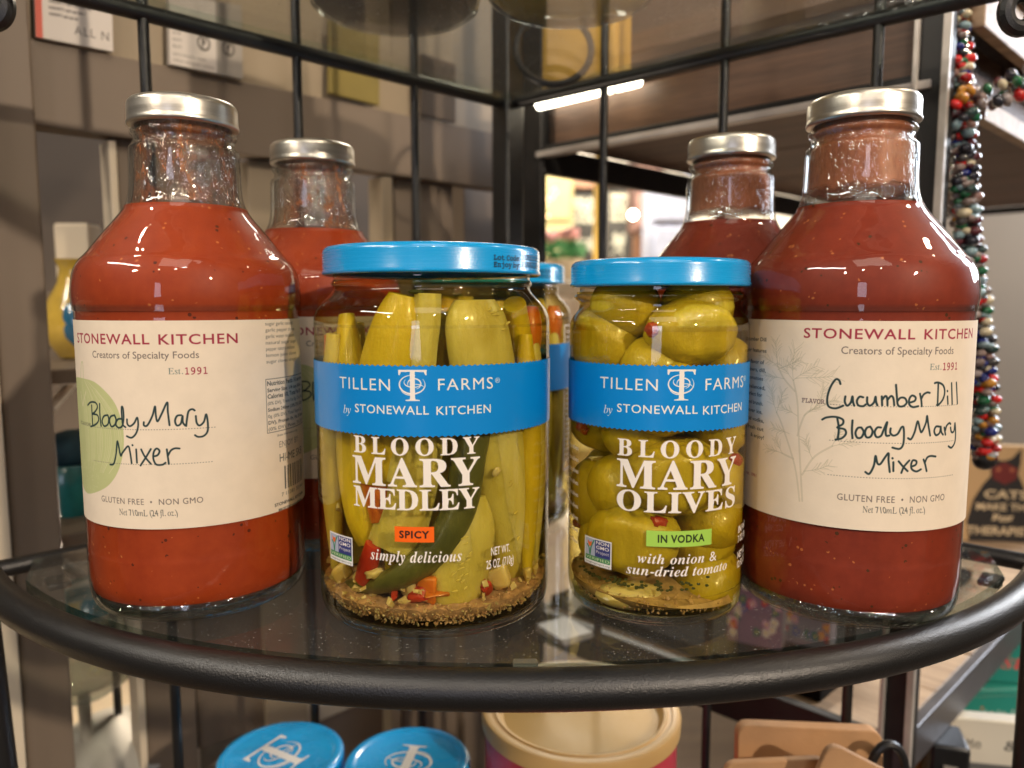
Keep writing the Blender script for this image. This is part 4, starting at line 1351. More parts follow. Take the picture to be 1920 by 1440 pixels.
for e in (LEND, REND):
    for t in (.25, .5, .75):
        for za, zb in ((TIERS[0], TIERS[1]), (TIERS[1], TIERS[2]), (TIERS[2], .42)):
            p = BACK + (e - BACK) * t
            MB().tube([p + Vector((0, 0, za)), p + Vector((0, 0, zb))], .0027, 12).build('upright_rod', M['coat'], rack)
for px, py in ((-14, 12), (1913, 22)):
    c = at(px, py, .305)
    pts = [c + Vector((math.cos(a) * .0055, 0, math.sin(a) * .0062)) for a in [2 * math.pi * k / 24 for k in range(24)]]
    MB().tube(pts, .0032, 10, closed=True).build('hanging_loop', M['coat'], rack)
    MB().tube([c + Vector((0, 0, .006)), c + Vector((0, .0, .045))], .0030, 10).build('loop_stem', M['coat'], rack)
def inset_outline():
    n = []
    x0, x1 = LEND.x + .017, REND.x - .017
    for i in range(49):
        x = x0 + (x1 - x0) * i / 48
        y = arc_y(x)
        sl = 2.5 * x + 45.6 * x ** 3
        k = 1 / math.sqrt(1 + sl * sl)
        n.append(Vector((x - sl * k * .0094, y + k * .0094, 0)))
    ln = (BACK - LEND).normalized()
    rn = (BACK - REND).normalized()
    nl, nr = Vector((ln.y, -ln.x, 0)), Vector((-rn.y, rn.x, 0))
    b = BACK + Vector((0, -.0125, 0))
    re = REND + rn * .020 + nr * .0075
    le = LEND + ln * .020 + nl * .0075
    return [le] + n[1:-1] + [re, b + Vector((.004, 0, 0)), b - Vector((.004, 0, 0))]
OUT = inset_outline()
def glass_sheet(z):
    mb = MB()
    mb.slab([p + Vector((0, 0, z - .0050)) for p in OUT], (0, 0, .0050), 0, 1)
    o = mb.build('glass_shelf', [M['shelf_glass'], M['shelf_edge']], rack, smooth=False)
    return o
glass_sheet(-.0002)
glass_sheet(.2600)
glass_sheet(-.2590)
M['rubber'] = plain('clear_grey_pad', (.13, .125, .11), .4)
for px, py in ((985, 1246), ):
    p = at_z(px, py, -.006)
    MB().box(p, (.0085, .006, .002)).build('shelf_pad', M['rubber'], rack, bevel=.0008)
for px, py in ((1858, 1088), (108, 1092)):
    p = at_z(px, py, -.0085)
    MB().box(p, (.009, .014, .003), R(-40 if px > 900 else 40)).build('shelf_bracket', M['coat'], rack, bevel=.001)

# ------------------------------------------------------------------ things on the shelf above
M['wax_dark'] = plain('dark_wax', (.030, .024, .019), .5, 0, .3, 40)
M['wax_ochre'] = plain('ochre_wax', (.70, .46, .10), .5, 0, .25, 25)
M['wick'] = plain('cotton_wick', (.6, .55, .45), .9)
M['clear'] = thin_glass('clear_candle_glass', (.97, .975, .965), (.42, .45, .42), 0, .2, 60)
def candle(x, y, r, wax, label, h=.09):
    root = empty('candle_jar', (x, y, .2602), 0, label, 'candle', 'glass candle jars on the upper shelf')
    MB().lathe([(0, .0006), (r - .005, .0006), (r - .001, .003), (r, .007), (r, h), (r - .0012, h)], 72).build('glass_cup', M['clear'], root, auto=60)
    MB().lathe([(0, .0016), (r - .0060, .0018), (r - .0022, .0050), (r - .0012, .0085), (r - .0012, h * .7), (0, h * .7)], 64).build('wax', M[wax], root)
    MB().tube([(0, 0, h * .69), (.001, 0, h * .82)], .0012, 8).build('wick', M['wick'], root)
candle(-.0585, .402, .0425, 'wax_dark', 'round jar with a near-black base seen from below through the overhead glass')
candle(.0290, .391, .0415, 'wax_ochre', 'round ochre jar seen from below through the glass shelf overhead, right of the dark one')

# ------------------------------------------------------------------ things on the shelf below
def low_jar(x, y, rz, label):
    o = copy_tree(jar_o)
    o.location = (x, y, -.2588)
    o.rotation_euler.z = rz
    o['label'] = label
    o['group'] = 'small blue-lidded jars on the lower shelf'
    return o
pl = at_z(527, 1412, -.1277)
pr = at_z(765, 1424, -.1277)
low_jar(pl.x, pl.y, R(60), 'left jar on the lower shelf, white monogram lying sideways on its blue lid')
low_jar(pr.x, pr.y, R(172), 'blue-lidded jar on the lower shelf beside the pink tin, monogram upside down')
M['tin_lid'] = plain('pale_gold_plastic_lid', (.52, .33, .13), .42, 0, .06, 20, sss=.1)
M['tin_lid_c'] = plain('clear_gold_lid_centre', (.47, .30, .11), .14, 0, .08, 12, coat=.6)
pc = at_z(1088, 1322, -.098)
tin = empty('pink_tin', (pc.x, pc.y, -.2588), 0, 'round pink tin with a pale gold plastic lid under the front rail', 'tin')
r, h = .0525, .161
MB().lathe([(r - .004, h - .0090), (r, h - .0085), (r + .0003, h - .002), (r - .0004, h - .0004), (r - .002, h), (r - .0040, h - .0003), (r - .0046, h - .0012), (r - .0062, h - .0012), (r - .0068, h - .0004), (r - .0085, h - .0008), (r - .0105, h - .0042), (r - .0115, h - .0050)], 96).build('lid_rim', M['tin_lid'], tin)
MB().lathe([(r - .0115, h - .0050), (r - .014, h - .0051), (.02, h - .0049), (0, h - .0048)], 96).build('lid_centre', M['tin_lid_c'], tin)
wt = Wrap(pc.x, pc.y, .0508, -.2588, -.112, 5, bg=(.50, .045, .075))
a, z = wt.mm(1236, 1436)
wt.text('Strawberry', a - 44, a + 9, z - 1, 5.5, (.85, .78, .74), style='boldital', slope=.12)
a, z = wt.mm(1170, 1440)
wt.rect(a - 12, a + 1, z - 5, z - 1, (.30, .02, .04))
wt.rect(a - 11.5, a + .5, z - 4.6, z - 1.4, (.50, .045, .075))
M['tin'] = image_mat('pink_printed_tin', wt.image('pink_tin_print'), .35, coat=.3)
wt.z0, wt.z1 = 0, .1525
build_sheet(wt.sheet(), 'tin_body', M['tin'], tin)
MB().lathe([(0, .001), (.0505, .001), (.0505, .146)], 64).build('tin_can', plain('pink_tin_metal', (.45, .04, .07), .4), tin)
M['kraft'] = plain('brown_kraft_card', (.44, .245, .115), .75, 0, .10, 60, bump=.15, bscale=600)
def rcard(name, px0, py0, px1, py1, y, tilt, label, d=.02, r=.006):
    a, b = at(px0, py0, y), at(px1, py0, y)
    c = at(px0, py1, y)
    w, hh = (b.x - a.x) / 2, abs(a.z - c.z) / 2
    pts = []
    for cx, cz, a0 in ((w - r, hh - r, 0), (-w + r, hh - r, 90), (-w + r, -hh + r, 180), (w - r, -hh + r, 270)):
        for k in range(5):
            t = R(a0 + 22.5 * k)
            pts.append(Vector((cx + r * math.cos(t), 0, cz + r * math.sin(t))))
    Mx = Matrix.Rotation(tilt, 3, 'Y') @ Matrix.Rotation(R(-12), 3, 'X')
    pts = [Mx @ p for p in pts]
    root = empty(name, ((a.x + b.x) / 2, y, (a.z + c.z) / 2), 0, label, 'card', 'brown kraft cards on the lower shelf')
    MB().slab(pts, (0, d, 0)).build('card_board', M['kraft'], root, bevel=.0006)
    return root, w, hh
k1, w, hh = rcard('kraft_card', 1385, 1372, 1660, 1500, .372, R(2.5), 'largest brown kraft card, rounded corners, standing at the back of the group', .007)
kp = Print(60, 14, 8)
kp.text('Believe', 8, 52, 3, 9, (.82, .76, .68), style='boldital')
M['kprint'] = image_mat('white_script_print', kp.image('card_script_print'), .6, alpha=True)
flat_sheet('white_script', M['kprint'], k1, (-.020, -.0020, -.010), (.016, -.0020, -.010), (.016, -.0005, .0), (-.020, -.0005, .0))
rcard('kraft_card', 1362, 1432, 1560, 1520, .352, R(-3), 'brown kraft card lying low in front of the large one, left', .004)
rcard('kraft_card', 1525, 1425, 1672, 1540, .338, R(28), 'brown kraft card tilted to the right in front of the others', .004)
M['black_plastic'] = plain('black_plastic', (.012, .012, .013), .35)
c = at(1664, 1452, .362)
MB().tube([c + Vector((math.cos(a) * .009 , 0, math.sin(a) * .016)) for a in [2 * math.pi * k / 28 for k in range(28)]], .0022, 8, closed=True).build('black_ring', M['black_plastic'])
tag(bpy.data.objects['black_ring'], 'black plastic ring standing right of the kraft cards', 'ring')

# ------------------------------------------------------------------ painted cabinet on the left
M['taupe'] = plain('taupe_cabinet_paint', (.172, .130, .094), .55, 0, .06, 9, bump=.12, bscale=260)
M['taupe_l'] = plain('light_taupe_paint', (.31, .245, .165), .55, 0, .07, 7, bump=.12, bscale=260)
M['cream'] = plain('cream_edge_paint', (.66, .56, .42), .5, 0, .06, 20, bump=.1)
M['taupe_d'] = plain('shaded_brown_back_board', (.105, .078, .056), .7, 0, .15, 5)  # taupe darkened for the recess, its shade put into the colour
LD = (BACK - LEND).normalized()
LN = Vector((-LD.y, LD.x, 0))            # points away behind the left side
PL0 = BACK + LN * .12
def lp(px, py, off=0.0): return on_plane(px, py, PL0 + LN * off, LN)
cab = empty('painted_cabinet', PL0, 0, 'taupe painted display cabinet with open recesses behind the left side of the rack', 'cabinet')
def cpart(name, pix, off, thick, mat, bevel=.001):
    pts = [lp(x, y, off) - PL0 for x, y in pix]
    return MB().slab(pts, LN * thick).build(name, M[mat], cab, smooth=False, bevel=bevel)
def vx(px, py):   # horizontal position of a vertical edge at another row (verticals meet far below)
    return lambda q: 960 + (px - 960) * (14500 - q) / (14500 - py)
def board(name, xa, xb, ya, yb, off, thick, mat, yref=700, bevel=.001):
    """upright board between two vertical edges given at row yref"""
    fa, fb = vx(xa, yref), vx(xb, yref)
    return cpart(name, [(fa(yb), yb), (fb(yb), yb), (fb(ya), ya), (fa(ya), ya)], off, thick, mat, bevel)
HOR = lambda x0, y0: (lambda x: 570 + (y0 - 570) * (2492 - x) / (2492 - x0))
h1, h2, h3 = HOR(62, 72), HOR(62, 235), HOR(62, -420)
X0_, X1_ = 40, 960
cpart('upper_panel', [(X0_, h1(X0_) + 25), (X1_, h1(X1_) + 20), (X1_, h3(X1_)), (X0_, h3(X0_))], .010, .012, 'taupe_l')
cpart('header_board', [(X0_, h2(X0_)), (X1_, h2(X1_)), (X1_, h1(X1_)), (X0_, h1(X0_))], 0, .018, 'taupe')
board('stile', -25 + 25, 97, -500, 2100, -.012, .020, 'taupe', 700, .0015)
board('edge_strip', -45, -1, -500, 2100, -.016, .012, 'cream', 700)
board('stile', 240, 340, 262, 2100, .006, .02, 'taupe')
board('edge_strip', 226, 241, 262, 2100, .003, .018, 'cream')
board('lower_panel', 341, 477, 1010, 2100, .012, .02, 'taupe')
board('lower_panel', 561, 721, 1010, 2100, .014, .02, 'taupe')
board('stile', 478, 560, 300, 2100, .008, .02, 'taupe_l')
board('stile', 722, 742, 330, 2100, .002, .02, 'taupe_l')
board('stile', 745, 852, 330, 2100, .010, .02, 'taupe')
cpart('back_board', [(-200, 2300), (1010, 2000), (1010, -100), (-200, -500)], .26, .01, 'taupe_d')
cpart('side_board', [(870, 2000), (960, 1900), (960, 340), (870, 340)], .05, .02, 'taupe')
# shelves inside the cabinet
M['shelf_paint'] = plain('cream_shelf_paint', (.52, .44, .32), .5, 0, .07, 10)
def cshelf(z, x0, x1, name='cabinet_shelf', mat='shelf_paint', t=.018):
    a = PL0 + LD * ((x0 - PL0.x) / LD.x)
    b = PL0 + LD * ((x1 - PL0.x) / LD.x)
    pts = [a + LN * .012, b + LN * .012, b + LN * .255, a + LN * .255]
    pts = [Vector((p.x, p.y, z)) - PL0 for p in pts]
    return MB().slab(pts, (0, 0, -t)).build(name, M[mat], cab, smooth=False, bevel=.001)
cshelf(-.205, -.52, -.10)
cshelf(.075, -.52, -.23, mat='taupe', t=.010)
cshelf(-.03, -.46, -.25, mat='taupe', t=.008)
cshelf(-.36, -.52, -.02, mat='taupe')
def card_print(kind):
    w = Print(70, 60, 6, bg=(.62, .56, .50))
    if kind == 0:
        w.rect(0, 6, 0, 60, (.62, .10, .06))
        for i in range(6): w.text('INGREDIENTS: organic apple cider vinegar'[: 38 - 3 * (i % 3)], 12, 50 - 6 * (i % 3), 40 - i * 4.6, 2.0, (.05, .04, .04), emb=.03)
        w.text('ALL N', 34, 66, 7, 6, (.10, .08, .07), track=1.15)
    else:
        w.rect(44, 70, 0, 60, (.33, .29, .25))
        for cx, ch in ((32, 'P'), (56, 'f')):
            w.stroke([(cx + 5.5 * math.cos(a), 22 + 5.5 * math.sin(a)) for a in [k * .2 for k in range(33)]], 1.6, (.07, .06, .05))
            w.text(ch, cx - 2, cx + 2, 18, 7.5, (.07, .06, .05), style='sans' if ch == 'P' else 'bold', emb=.03)
        for i in range(3): w.text(('try', 'more', 'fun')[i], 3, 11, 27 - i * 6, 2.4, (.08, .07, .06))
        for i in range(2): w.text('follow along for recipes', 3, 34 + 8 * i, 8 - i * 5, 2.2, (.12, .10, .09))
    return image_mat('printed_card_%d' % kind, w.image('printed_card_%d' % kind), .45, coat=.3)
def hang_card(corners, kind, label, off):
    P = [lp(x, y, off) for x, y in corners]
    c = sum(P, Vector()) / 4
    root = empty('printed_card', c, 0, label, 'card', 'printed cards on the upper cabinet panel')
    MB().slab([p - c for p in P], LN * .004).build('card_backing', plain('pale_card_stock', (.5, .45, .4), .6), root, smooth=False)
    Q = [p - c - LN * .0004 for p in P]
    flat_sheet('printed_face', card_print(kind), root, Q[0], Q[1], Q[2], Q[3])
hang_card([(67, 69), (212, 97), (208, -60), (62, -90)], 0, 'printed card with lines of small text and large letters, hanging at the upper left', -.004)
hang_card([(318, 120), (455, 148), (452, 10), (316, -10)], 1, 'printed card with two round icons, right of the lettered card at the upper left', -.004)
M['olive_card'] = plain('olive_yellow_card', (.20, .15, .03), .6)
def onboard(name, pix, off, t, mat, label, cat):
    P = [lp(x, y, off) for x, y in pix]
    c = sum(P, Vector()) / len(P)
    o = MB().slab([p - c for p in P], LN * t).build(name, mat if not isinstance(mat, str) else M[mat], None, smooth=False, bevel=.0008)
    o.location = c
    return tag(o, label, cat)
onboard('hanging_card', [(618, 175), (712, 198), (712, 60), (618, 35)], -.003, .004, 'olive_card', 'dark yellow card hanging on the cabinet behind the upper rail', 'card')
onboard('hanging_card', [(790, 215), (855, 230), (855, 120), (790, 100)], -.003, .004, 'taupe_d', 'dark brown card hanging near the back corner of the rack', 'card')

# things in the cabinet recess
def placed(name, px, py, y, label, cat, rz=0):
    return empty(name, at(px, py, y), rz, label, cat)
M['yellow_glaze'] = plain('yellow_glaze', (.55, .36, .05), .15, 0, .2, 60, coat=1)
M['blue_glaze'] = plain('blue_glaze', (.02, .12, .22), .15, 0, .3, 60, coat=1)
M['teal'] = plain('teal_glaze', (.01, .16, .17), .3, 0, .3, 40, coat=.5)
M['teal_d'] = plain('dark_teal_fabric', (.012, .05, .075), .8, 0, .4, 60)
M['grey_metal'] = plain('grey_painted_metal', (.32, .31, .28), .55, .1, .1, 30)
v = placed('glazed_vase', 152, 664, .565, 'yellow and blue glazed vase standing in the cabinet behind the left bottle', 'vase')
v.location.z = .0752
MB().lathe([(0, .001), (.014, .001), (.021, .012), (.024, .026), (.020, .042), (.013, .055), (.011, .065), (.014, .072), (.012, .072), (.009, .064)], 40).build('vase_body', M['yellow_glaze'], v)
MB().ball((.006, -.013, .026), (.013, .011, .019), 20, 12).build('blue_panel', M['blue_glaze'], v)
b = placed('white_box', 150, 500, .60, 'small white box standing above the yellow and blue vase', 'box')
MB().box((0, 0, .0), (.026, .02, .050)).build('carton', M['cream'], b, bevel=.001)
b.location.z = .150
MB().box((0, 0, .0255), (.024, .018, .001)).build('carton_top', M['cream'], b)
MB().box((.0, .02, -.0285), (.07, .07, .006)).build('riser', M['taupe'], None).location = b.location
tag(bpy.data.objects['riser'], 'small painted ledge under the white box in the cabinet', 'ledge')
t = placed('teal_pot', 140, 880, .53, 'teal pot in the cabinet to the left of the red mixer bottle', 'pot')
t.location.z = -.03
MB().lathe([(0, 0), (.020, 0), (.026, .012), (.027, .03), (.024, .036), (.021, .036), (.022, .028), (.018, .006), (0, .005)], 40).build('pot_body', M['teal'], t)
MB().ball((0, 0, .043), (.020, .020, .015), 20, 12).build('pot_lid', M['teal_d'], t)
t = placed('teal_tin', 134, 980, .50, 'flat teal tin below the teal pot behind the left bottle', 'tin')
t.location.z = -.090
MB().lathe([(0, 0), (.026, 0), (.026, .030), (0, .030)], 40).build('tin_body', M['teal'], t)
MB().lathe([(0, .0302), (.027, .0302), (.027, .038), (.0, .038)], 40).build('tin_lid', M['teal_d'], t)
M['bowl_glass'] = thin_glass('bubbled_bowl_glass', (.90, .92, .90), (.35, .42, .42), .02, 1.0, 90, .14)
bw = placed('glass_bowl', 146, 1115, .50, 'clear bubbled glass bowl low in the cabinet beside the left bottle', 'bowl')
bw.location.z = -.150
MB().lathe([(0, .001), (.018, .001), (.030, .010), (.037, .026), (.036, .044), (.030, .058), (.027, .060), (.033, .044), (.034, .026), (.027, .012), (0, .005)], 48).build('bowl_body', M['bowl_glass'], bw)
MB().lathe([(0, -.0538), (.022, -.0538), (.022, -.050), (.004, -.048), (.004, 0), (0, 0)], 30).build('bowl_stand', M['grey_metal'], bw)
for k, (px, py, y, l) in enumerate(((134, 1088, .50, .0),)): pass
l1 = placed('lamp_base', 212, 1350, .52, 'grey metal lamp foot with a thin stem on the cream shelf at the lower left', 'lamp base')
l1.location.z = -.2048
MB().lathe([(0, 0), (.0445, 0), (.046, .003), (.040, .012), (.026, .022), (.010, .028), (.0055, .030), (0, .030)], 56).build('domed_foot', M['grey_metal'], l1)
MB().tube([(.004, 0, .028), (.004, 0, .20)], .0028, 12).build('stem', M['coat'], l1)
# slanting glass shelf brace
MB().tube([at(96, 765, .48), at(160, 690, .50)], .0032, 8).build('shelf_brace', plain('pale_metal_brace', (.5, .47, .42), .3, .6), None)
tag(bpy.data.objects['shelf_brace'], 'pale slanting metal brace in the cabinet left of the red mixer bottle', 'brace')

# ------------------------------------------------------------------ black and wood shelf unit on the right
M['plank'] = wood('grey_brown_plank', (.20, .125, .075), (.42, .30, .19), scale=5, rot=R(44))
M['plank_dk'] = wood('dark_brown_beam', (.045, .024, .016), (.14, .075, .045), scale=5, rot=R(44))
M['iron'] = plain('black_steel', (.018, .017, .017), .42, .2, .2, 60, bump=.1)
M['lit_tone_lip'] = plain('lit_tone_steel_lip', (.55, .50, .46), .45, .2, .1, 60)  # pale tone holds the light that falls on the lip
M['iron_m'] = plain('grey_steel_edge', (.085, .08, .085), .42, .4, .15, 60)
M['iron_l'] = plain('worn_steel_edge', (.52, .48, .44), .40, .4, .15, 60)
K = Vector((.0215, .62, 0))
CD = Vector((.719, -.695, 0))
BD = Vector((.719, .695, 0))
unit = empty('wood_shelf_unit', K, 0, 'black steel shelving with rough wooden boards behind the right side of the rack', 'shelving')
LNG, DEP = .2825, .70
def up(t, s, z): return CD * t + BD * s + Vector((0, 0, z))
def ubox(name, t0, t1, s0, s1, z0, z1, mat, bevel=.001):
    mb = MB()
    mb.slab([up(t0, s0, z0), up(t1, s0, z0), up(t1, s1, z0), up(t0, s1, z0)], (0, 0, z1 - z0))
    return mb.build(name, M[mat], unit, smooth=False, bevel=bevel)
for i in range(5):
    s0 = .006 + i * (DEP - .012) / 5
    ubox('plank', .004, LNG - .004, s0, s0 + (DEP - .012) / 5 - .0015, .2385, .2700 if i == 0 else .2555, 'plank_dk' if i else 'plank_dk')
ubox('corner_gusset', -.022, .012, .006, .010, .2385, .2875, 'iron')
ubox('front_angle', 0, LNG, -.002, .005, .2305, .2380, 'iron')
ubox('angle_lip', 0, LNG, -.0045, .004, .2290, .2335, 'lit_tone_lip', .0005)
ubox('side_angle', -.002, .005, .0, DEP, .2170, .2380, 'iron')
ubox('side_angle', LNG - .004, LNG + .003, .008, DEP, .2260, .2384, 'plank', .0008)
ubox('rear_angle', 0, LNG, DEP - .006, DEP, .2300, .2380, 'iron')
for i in range(9):
    s0 = .006 + i * (DEP - .012) / 9
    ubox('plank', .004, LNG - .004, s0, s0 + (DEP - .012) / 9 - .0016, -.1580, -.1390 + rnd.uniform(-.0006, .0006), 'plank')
ubox('front_angle', 0, LNG, -.003, .0045, -.165, -.1375, 'iron')
ubox('side_angle', LNG - .003, LNG + .004, -.003, DEP, -.162, -.1370, 'iron_m')
ubox('side_angle', -.003, .004, .006, DEP, -.165, -.1375, 'iron')
for (t, s) in ((0, 0), (LNG, 0), (0, DEP), (LNG, DEP)):
    ubox('post', t - (.022 if t == 0 else .009), t + (.004 if t == 0 else .009), s - .0025, s + .004, -.55, .50, 'iron', .0006)
    ubox('post_flange', t - (.022 if t == 0 else -.005), t - (.018 if t == 0 else -.009), s - .0065, s - .0026, -.55, .50, 'iron_m' if t == 0 else 'iron_l', .0005)
ubox('post_flange', LNG - .009, LNG - .0065, -.0065, -.0026, -.55, .50, 'iron_l', .0005)
M['led'] = emitter('lit_tube', (1.0, .93, .74), 9)
for a, b in ((.003, .054), (.056, .072), (.077, .096)):
    ob = MB().tube([up(a, -.004, .2695), up(b, -.004, .2695)], .0048, 14).build('tube_lamp', M['led'], None)
    ob.location = K
    tag(ob, {.003: 'long glowing white tube at the left end of the wooden beam, behind the upper rail', .056: 'short glowing tube, middle of the three on the wooden beam', .077: 'short glowing tube at the right end of the row, right of a black rod'}[a], 'lamp', 'glowing tubes on the wooden beam')
MB().slab([up(-.03, -.002, .288), up(LNG + .02, -.002, .288), up(LNG + .02, .4, .288), up(-.03, .4, .288)], (0, 0, .014)).build('upper_board', M['plank_dk'], unit, smooth=False)
MB().slab([up(-.03, .10, .303), up(LNG, .10, .303), up(LNG, .115, .303), up(-.03, .115, .303)], (0, 0, .20)).build('back_board', wood('mauve_brown_board', (.035, .020, .015), (.12, .068, .048), scale=4, rot=R(44)), unit, smooth=False)
# yellow panel and dark hoop behind the upper glass
c = at(1098, 100, .545)
yb = empty('yellow_bag', c, 0, 'yellow panel seen through the upper glass shelf behind a dark hoop', 'bag')
M['yellow'] = plain('warm_yellow_paper', (.85, .50, .08), .6, 0, .08, 20)
MB().box((0, 0, .018), (.063, .02, .078), R(-44)).build('bag_body', M['yellow'], yb, bevel=.002)
MB().tube([Vector((.0 + math.cos(a) * .02, -.012, .056 + math.sin(a) * .02)) for a in [math.pi * k / 14 for k in range(15)]], .0013, 8).build('bag_handle', M['yellow'], yb)
c = at(1038, 92, .50)
hp = MB().tube([Vector((math.cos(a) * .0235, math.sin(a) * .008, math.sin(a) * .0235)) for a in [2 * math.pi * k / 48 for k in range(48)]], .0022, 10, closed=True).build('metal_hoop', M['iron'])
hp.location = c
tag(hp, 'thin dark metal hoop behind the upper glass shelf, in front of the yellow panel', 'hoop')

# cat sign on the board
sg = empty('cat_sign', at(1880, 948, .80), R(-8), 'black cat-shaped sign with cream lettering about cats and therapists', 'sign')
M['sign_tan'] = plain('tan_sign_board', (.46, .30, .15), .6, 0, .1, 30)
wS = Print(90, 110, 6, bg=(.46, .30, .15))
cat = [(10, 0), (6, 22), (12, 48), (22, 66), (30, 76), (28, 90), (27, 104), (36, 94), (44, 93), (52, 96), (62, 108), (62, 92), (60, 78), (66, 66), (78, 44), (86, 20), (84, 0)]
wS.poly([p for p in cat], (.016, .014, .014))
wS.poly([(30, 84), (44, 92), (60, 84), (58, 72), (46, 66), (33, 72)], (.13, .014, .012))
for (x, z) in ((38, 83), (53, 83)): wS.stroke([(x, z), (x + .1, z)], 5, (.35, .10, .05))
for t, a, b, z, cpx, st in (('CATS', 24, 72, 50, 9, 'sans'), ('MAKE THE', 16, 78, 36.5, 7.5, 'sans'), ('Best', 34, 58, 24, 7.5, 'boldital'), ('THERAPISTS', 7, 87, 8, 9, 'sans')):
    wS.text(t, a, b, z, cpx, (.62, .48, .30), style=st, emb=.025)
M['sign_face'] = image_mat('cat_sign_print', wS.image('cat_sign_print'), .6)
W2, H2 = .040, .104
MB().box((0, .006, H2 / 2), (W2 * 2, .010, H2)).build('sign_block', M['sign_tan'], sg, bevel=.001)
flat_sheet('sign_face', M['sign_face'], sg, (-W2, .0005, 0), (W2, .0005, 0), (W2, .0005, H2), (-W2, .0005, H2))
sg.location.z = -.1382
# floral pouches on the wooden board
def floral(name, bgc, seed):
    w = Print(60, 60, 5, bg=bgc)
    r_ = random.Random(seed)
    for k in range(26):
        cx, cz = r_.uniform(0, 60), r_.uniform(0, 60)
        col = r_.choice([(.55, .03, .04), (.75, .25, .04), (.60, .30, .38), (.08, .09, .30), (.65, .55, .45), (.05, .15, .10)])
        for j in range(6):
            a = j * 1.047 + r_.random()
            w.stroke([(cx + math.cos(a) * 2, cz + math.sin(a) * 2), (cx + math.cos(a) * 3, cz + math.sin(a) * 3)], 3.2, col)
        w.stroke([(cx, cz), (cx + .1, cz)], 2.2, (.75, .5, .1))
    return image_mat(name, w.image(name), .8)
for px, rz, fm, lb in ((1412, -30, floral('red_floral_cloth', (.22, .12, .18), 3), 'folded cloth with red and pink flowers under the glass between olive jar and right bottle'),
                       (1500, -40, floral('orange_floral_cloth', (.24, .20, .24), 5), 'folded cloth with orange flowers seen through the glass under the right bottle')):
    p = at_z(px, 1225, -.1385)
    o = empty('floral_cloth', (p.x, p.y, -.1353), R(rz), lb, 'cloth', 'floral cloths on the wooden board')
    MB().box((0, .010, .029), (.040, .018, .056)).build('folded_cloth', plain('mauve_cloth', (.20, .16, .18), .9), o, bevel=.004)
    flat_sheet('floral_face', fm, o, (-.0195, .0004, .003), (.0195, .0004, .003), (.0195, .0004, .055), (-.0195, .0004, .055))
M['shade_black'] = plain('matte_shade_black', (.012, .010, .009), .95, spec=.1)
tr = empty('board_darkener', K, 0, 'low black tray added in place of shade on the wooden board under the front jars', 'darkener')  # added dark sheet, stands in for shade on the wooden board
MB().slab([up(.004, .012, -.1384), up(.232, .012, -.1384), up(.232, .33, -.1384), up(.004, .33, -.1384)], (0, 0, .003)).build('darkener_base', M['shade_black'], tr, smooth=False, bevel=.0008)
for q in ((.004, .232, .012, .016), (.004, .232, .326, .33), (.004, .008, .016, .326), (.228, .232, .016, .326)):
    MB().slab([up(q[0], q[2], -.1354), up(q[1], q[2], -.1354), up(q[1], q[3], -.1354), up(q[0], q[3], -.1354)], (0, 0, .006)).build('darkener_rim', M['shade_black'], tr, smooth=False)
p = at_z(1050, 1222, -.1350)
o = empty('white_paper_stack', (p.x + .004, p.y + .03, -.1352), R(30), 'white papers lying on the wooden board behind the pink tin', 'paper')
for k in range(2): MB().box((rnd.uniform(-.002, .002), rnd.uniform(-.002, .002), .0012 + k * .0023), (.028, .034, .0020), R(rnd.uniform(-6, 6))).build('sheet', plain('white_paper_%d' % k, (.40, .39, .38), .6), o)
# boxes to the lower right, beyond the unit
M['tealbox'] = plain('teal_gift_box_card', (.02, .235, .19), .45, 0, .12, 40)
wB = Print(90, 40, 6, bg=(.02, .235, .19))
wB.text('fa la la la', 34, 62, 28, 4, (.55, .62, .55))
wB.text('Christmas', 8, 84, 9, 11, (.62, .07, .07), style='boldital')
for k in range(26):
    x, z = rnd.uniform(3, 87), rnd.uniform(3, 37)
    wB.stroke([(x, z), (x + .3, z + .2)], rnd.uniform(.8, 1.8), rnd.choice([(.6, .6, .5), (.6, .2, .08), (.03, .4, .33)]))
M['tealface'] = image_mat('teal_box_print', wB.image('teal_box_print'), .45)
ledge = empty('side_table', at_z(1840, 1440, -.36), 0, 'low dark table holding the teal boxes at the lower right', 'table')
MB().box((.10, .10, -.012), (.50, .42, .02)).build('table_top', M['plank_dk'], ledge, bevel=.002)
for x in (-.12, .32): MB().box((x, .1, -.22), (.03, .3, .40)).build('table_leg', M['iron'], ledge)
zt = ledge.location.z - .0018
base = at(1870, 1400, .62)
def tbox(z, dx, dy, rz, sc, label):
    o = empty('teal_box', (base.x + dx, base.y + dy, z), R(rz), label, 'box', 'teal gift boxes at the lower right')
    w, d, h = .16 * sc, .10, .066 * sc
    MB().box((0, d / 2, h / 2), (w, d, h)).build('box_body', M['tealbox'], o, bevel=.0012)
    MB().box((0, d / 2, h + .0032), (w + .003, d + .003, .006)).build('box_lid', M['tealbox'], o, bevel=.0012)
    flat_sheet('printed_face', M['tealface'], o, (-w / 2 + .002, -.0006, .002), (w / 2 - .002, -.0006, .002), (w / 2 - .002, -.0006, h - .001), (-w / 2 + .002, -.0006, h - .001))
    return h + .0065
hh = tbox(zt, 0, 0, -4, 1.15, 'teal printed gift box, bottom of the stack at the lower right')
h2_ = tbox(zt + hh, .005, .004, 3, .95, 'teal gift box second in the stack at the lower right, under the smallest')
tbox(zt + hh + h2_, .012, .012, -9, .8, 'smallest teal gift box, on top of the stack at the lower right')
fr = empty('photo_frame', at(1850, 1425, .50) - Vector((0, 0, .026)), R(-10), 'white picture frame with small black letters leaning in front of the teal boxes', 'picture frame')
wF = Print(70, 70, 6, bg=(.66, .62, .52))
wF.rect(20, 54, 12, 48, (.12, .12, .12))
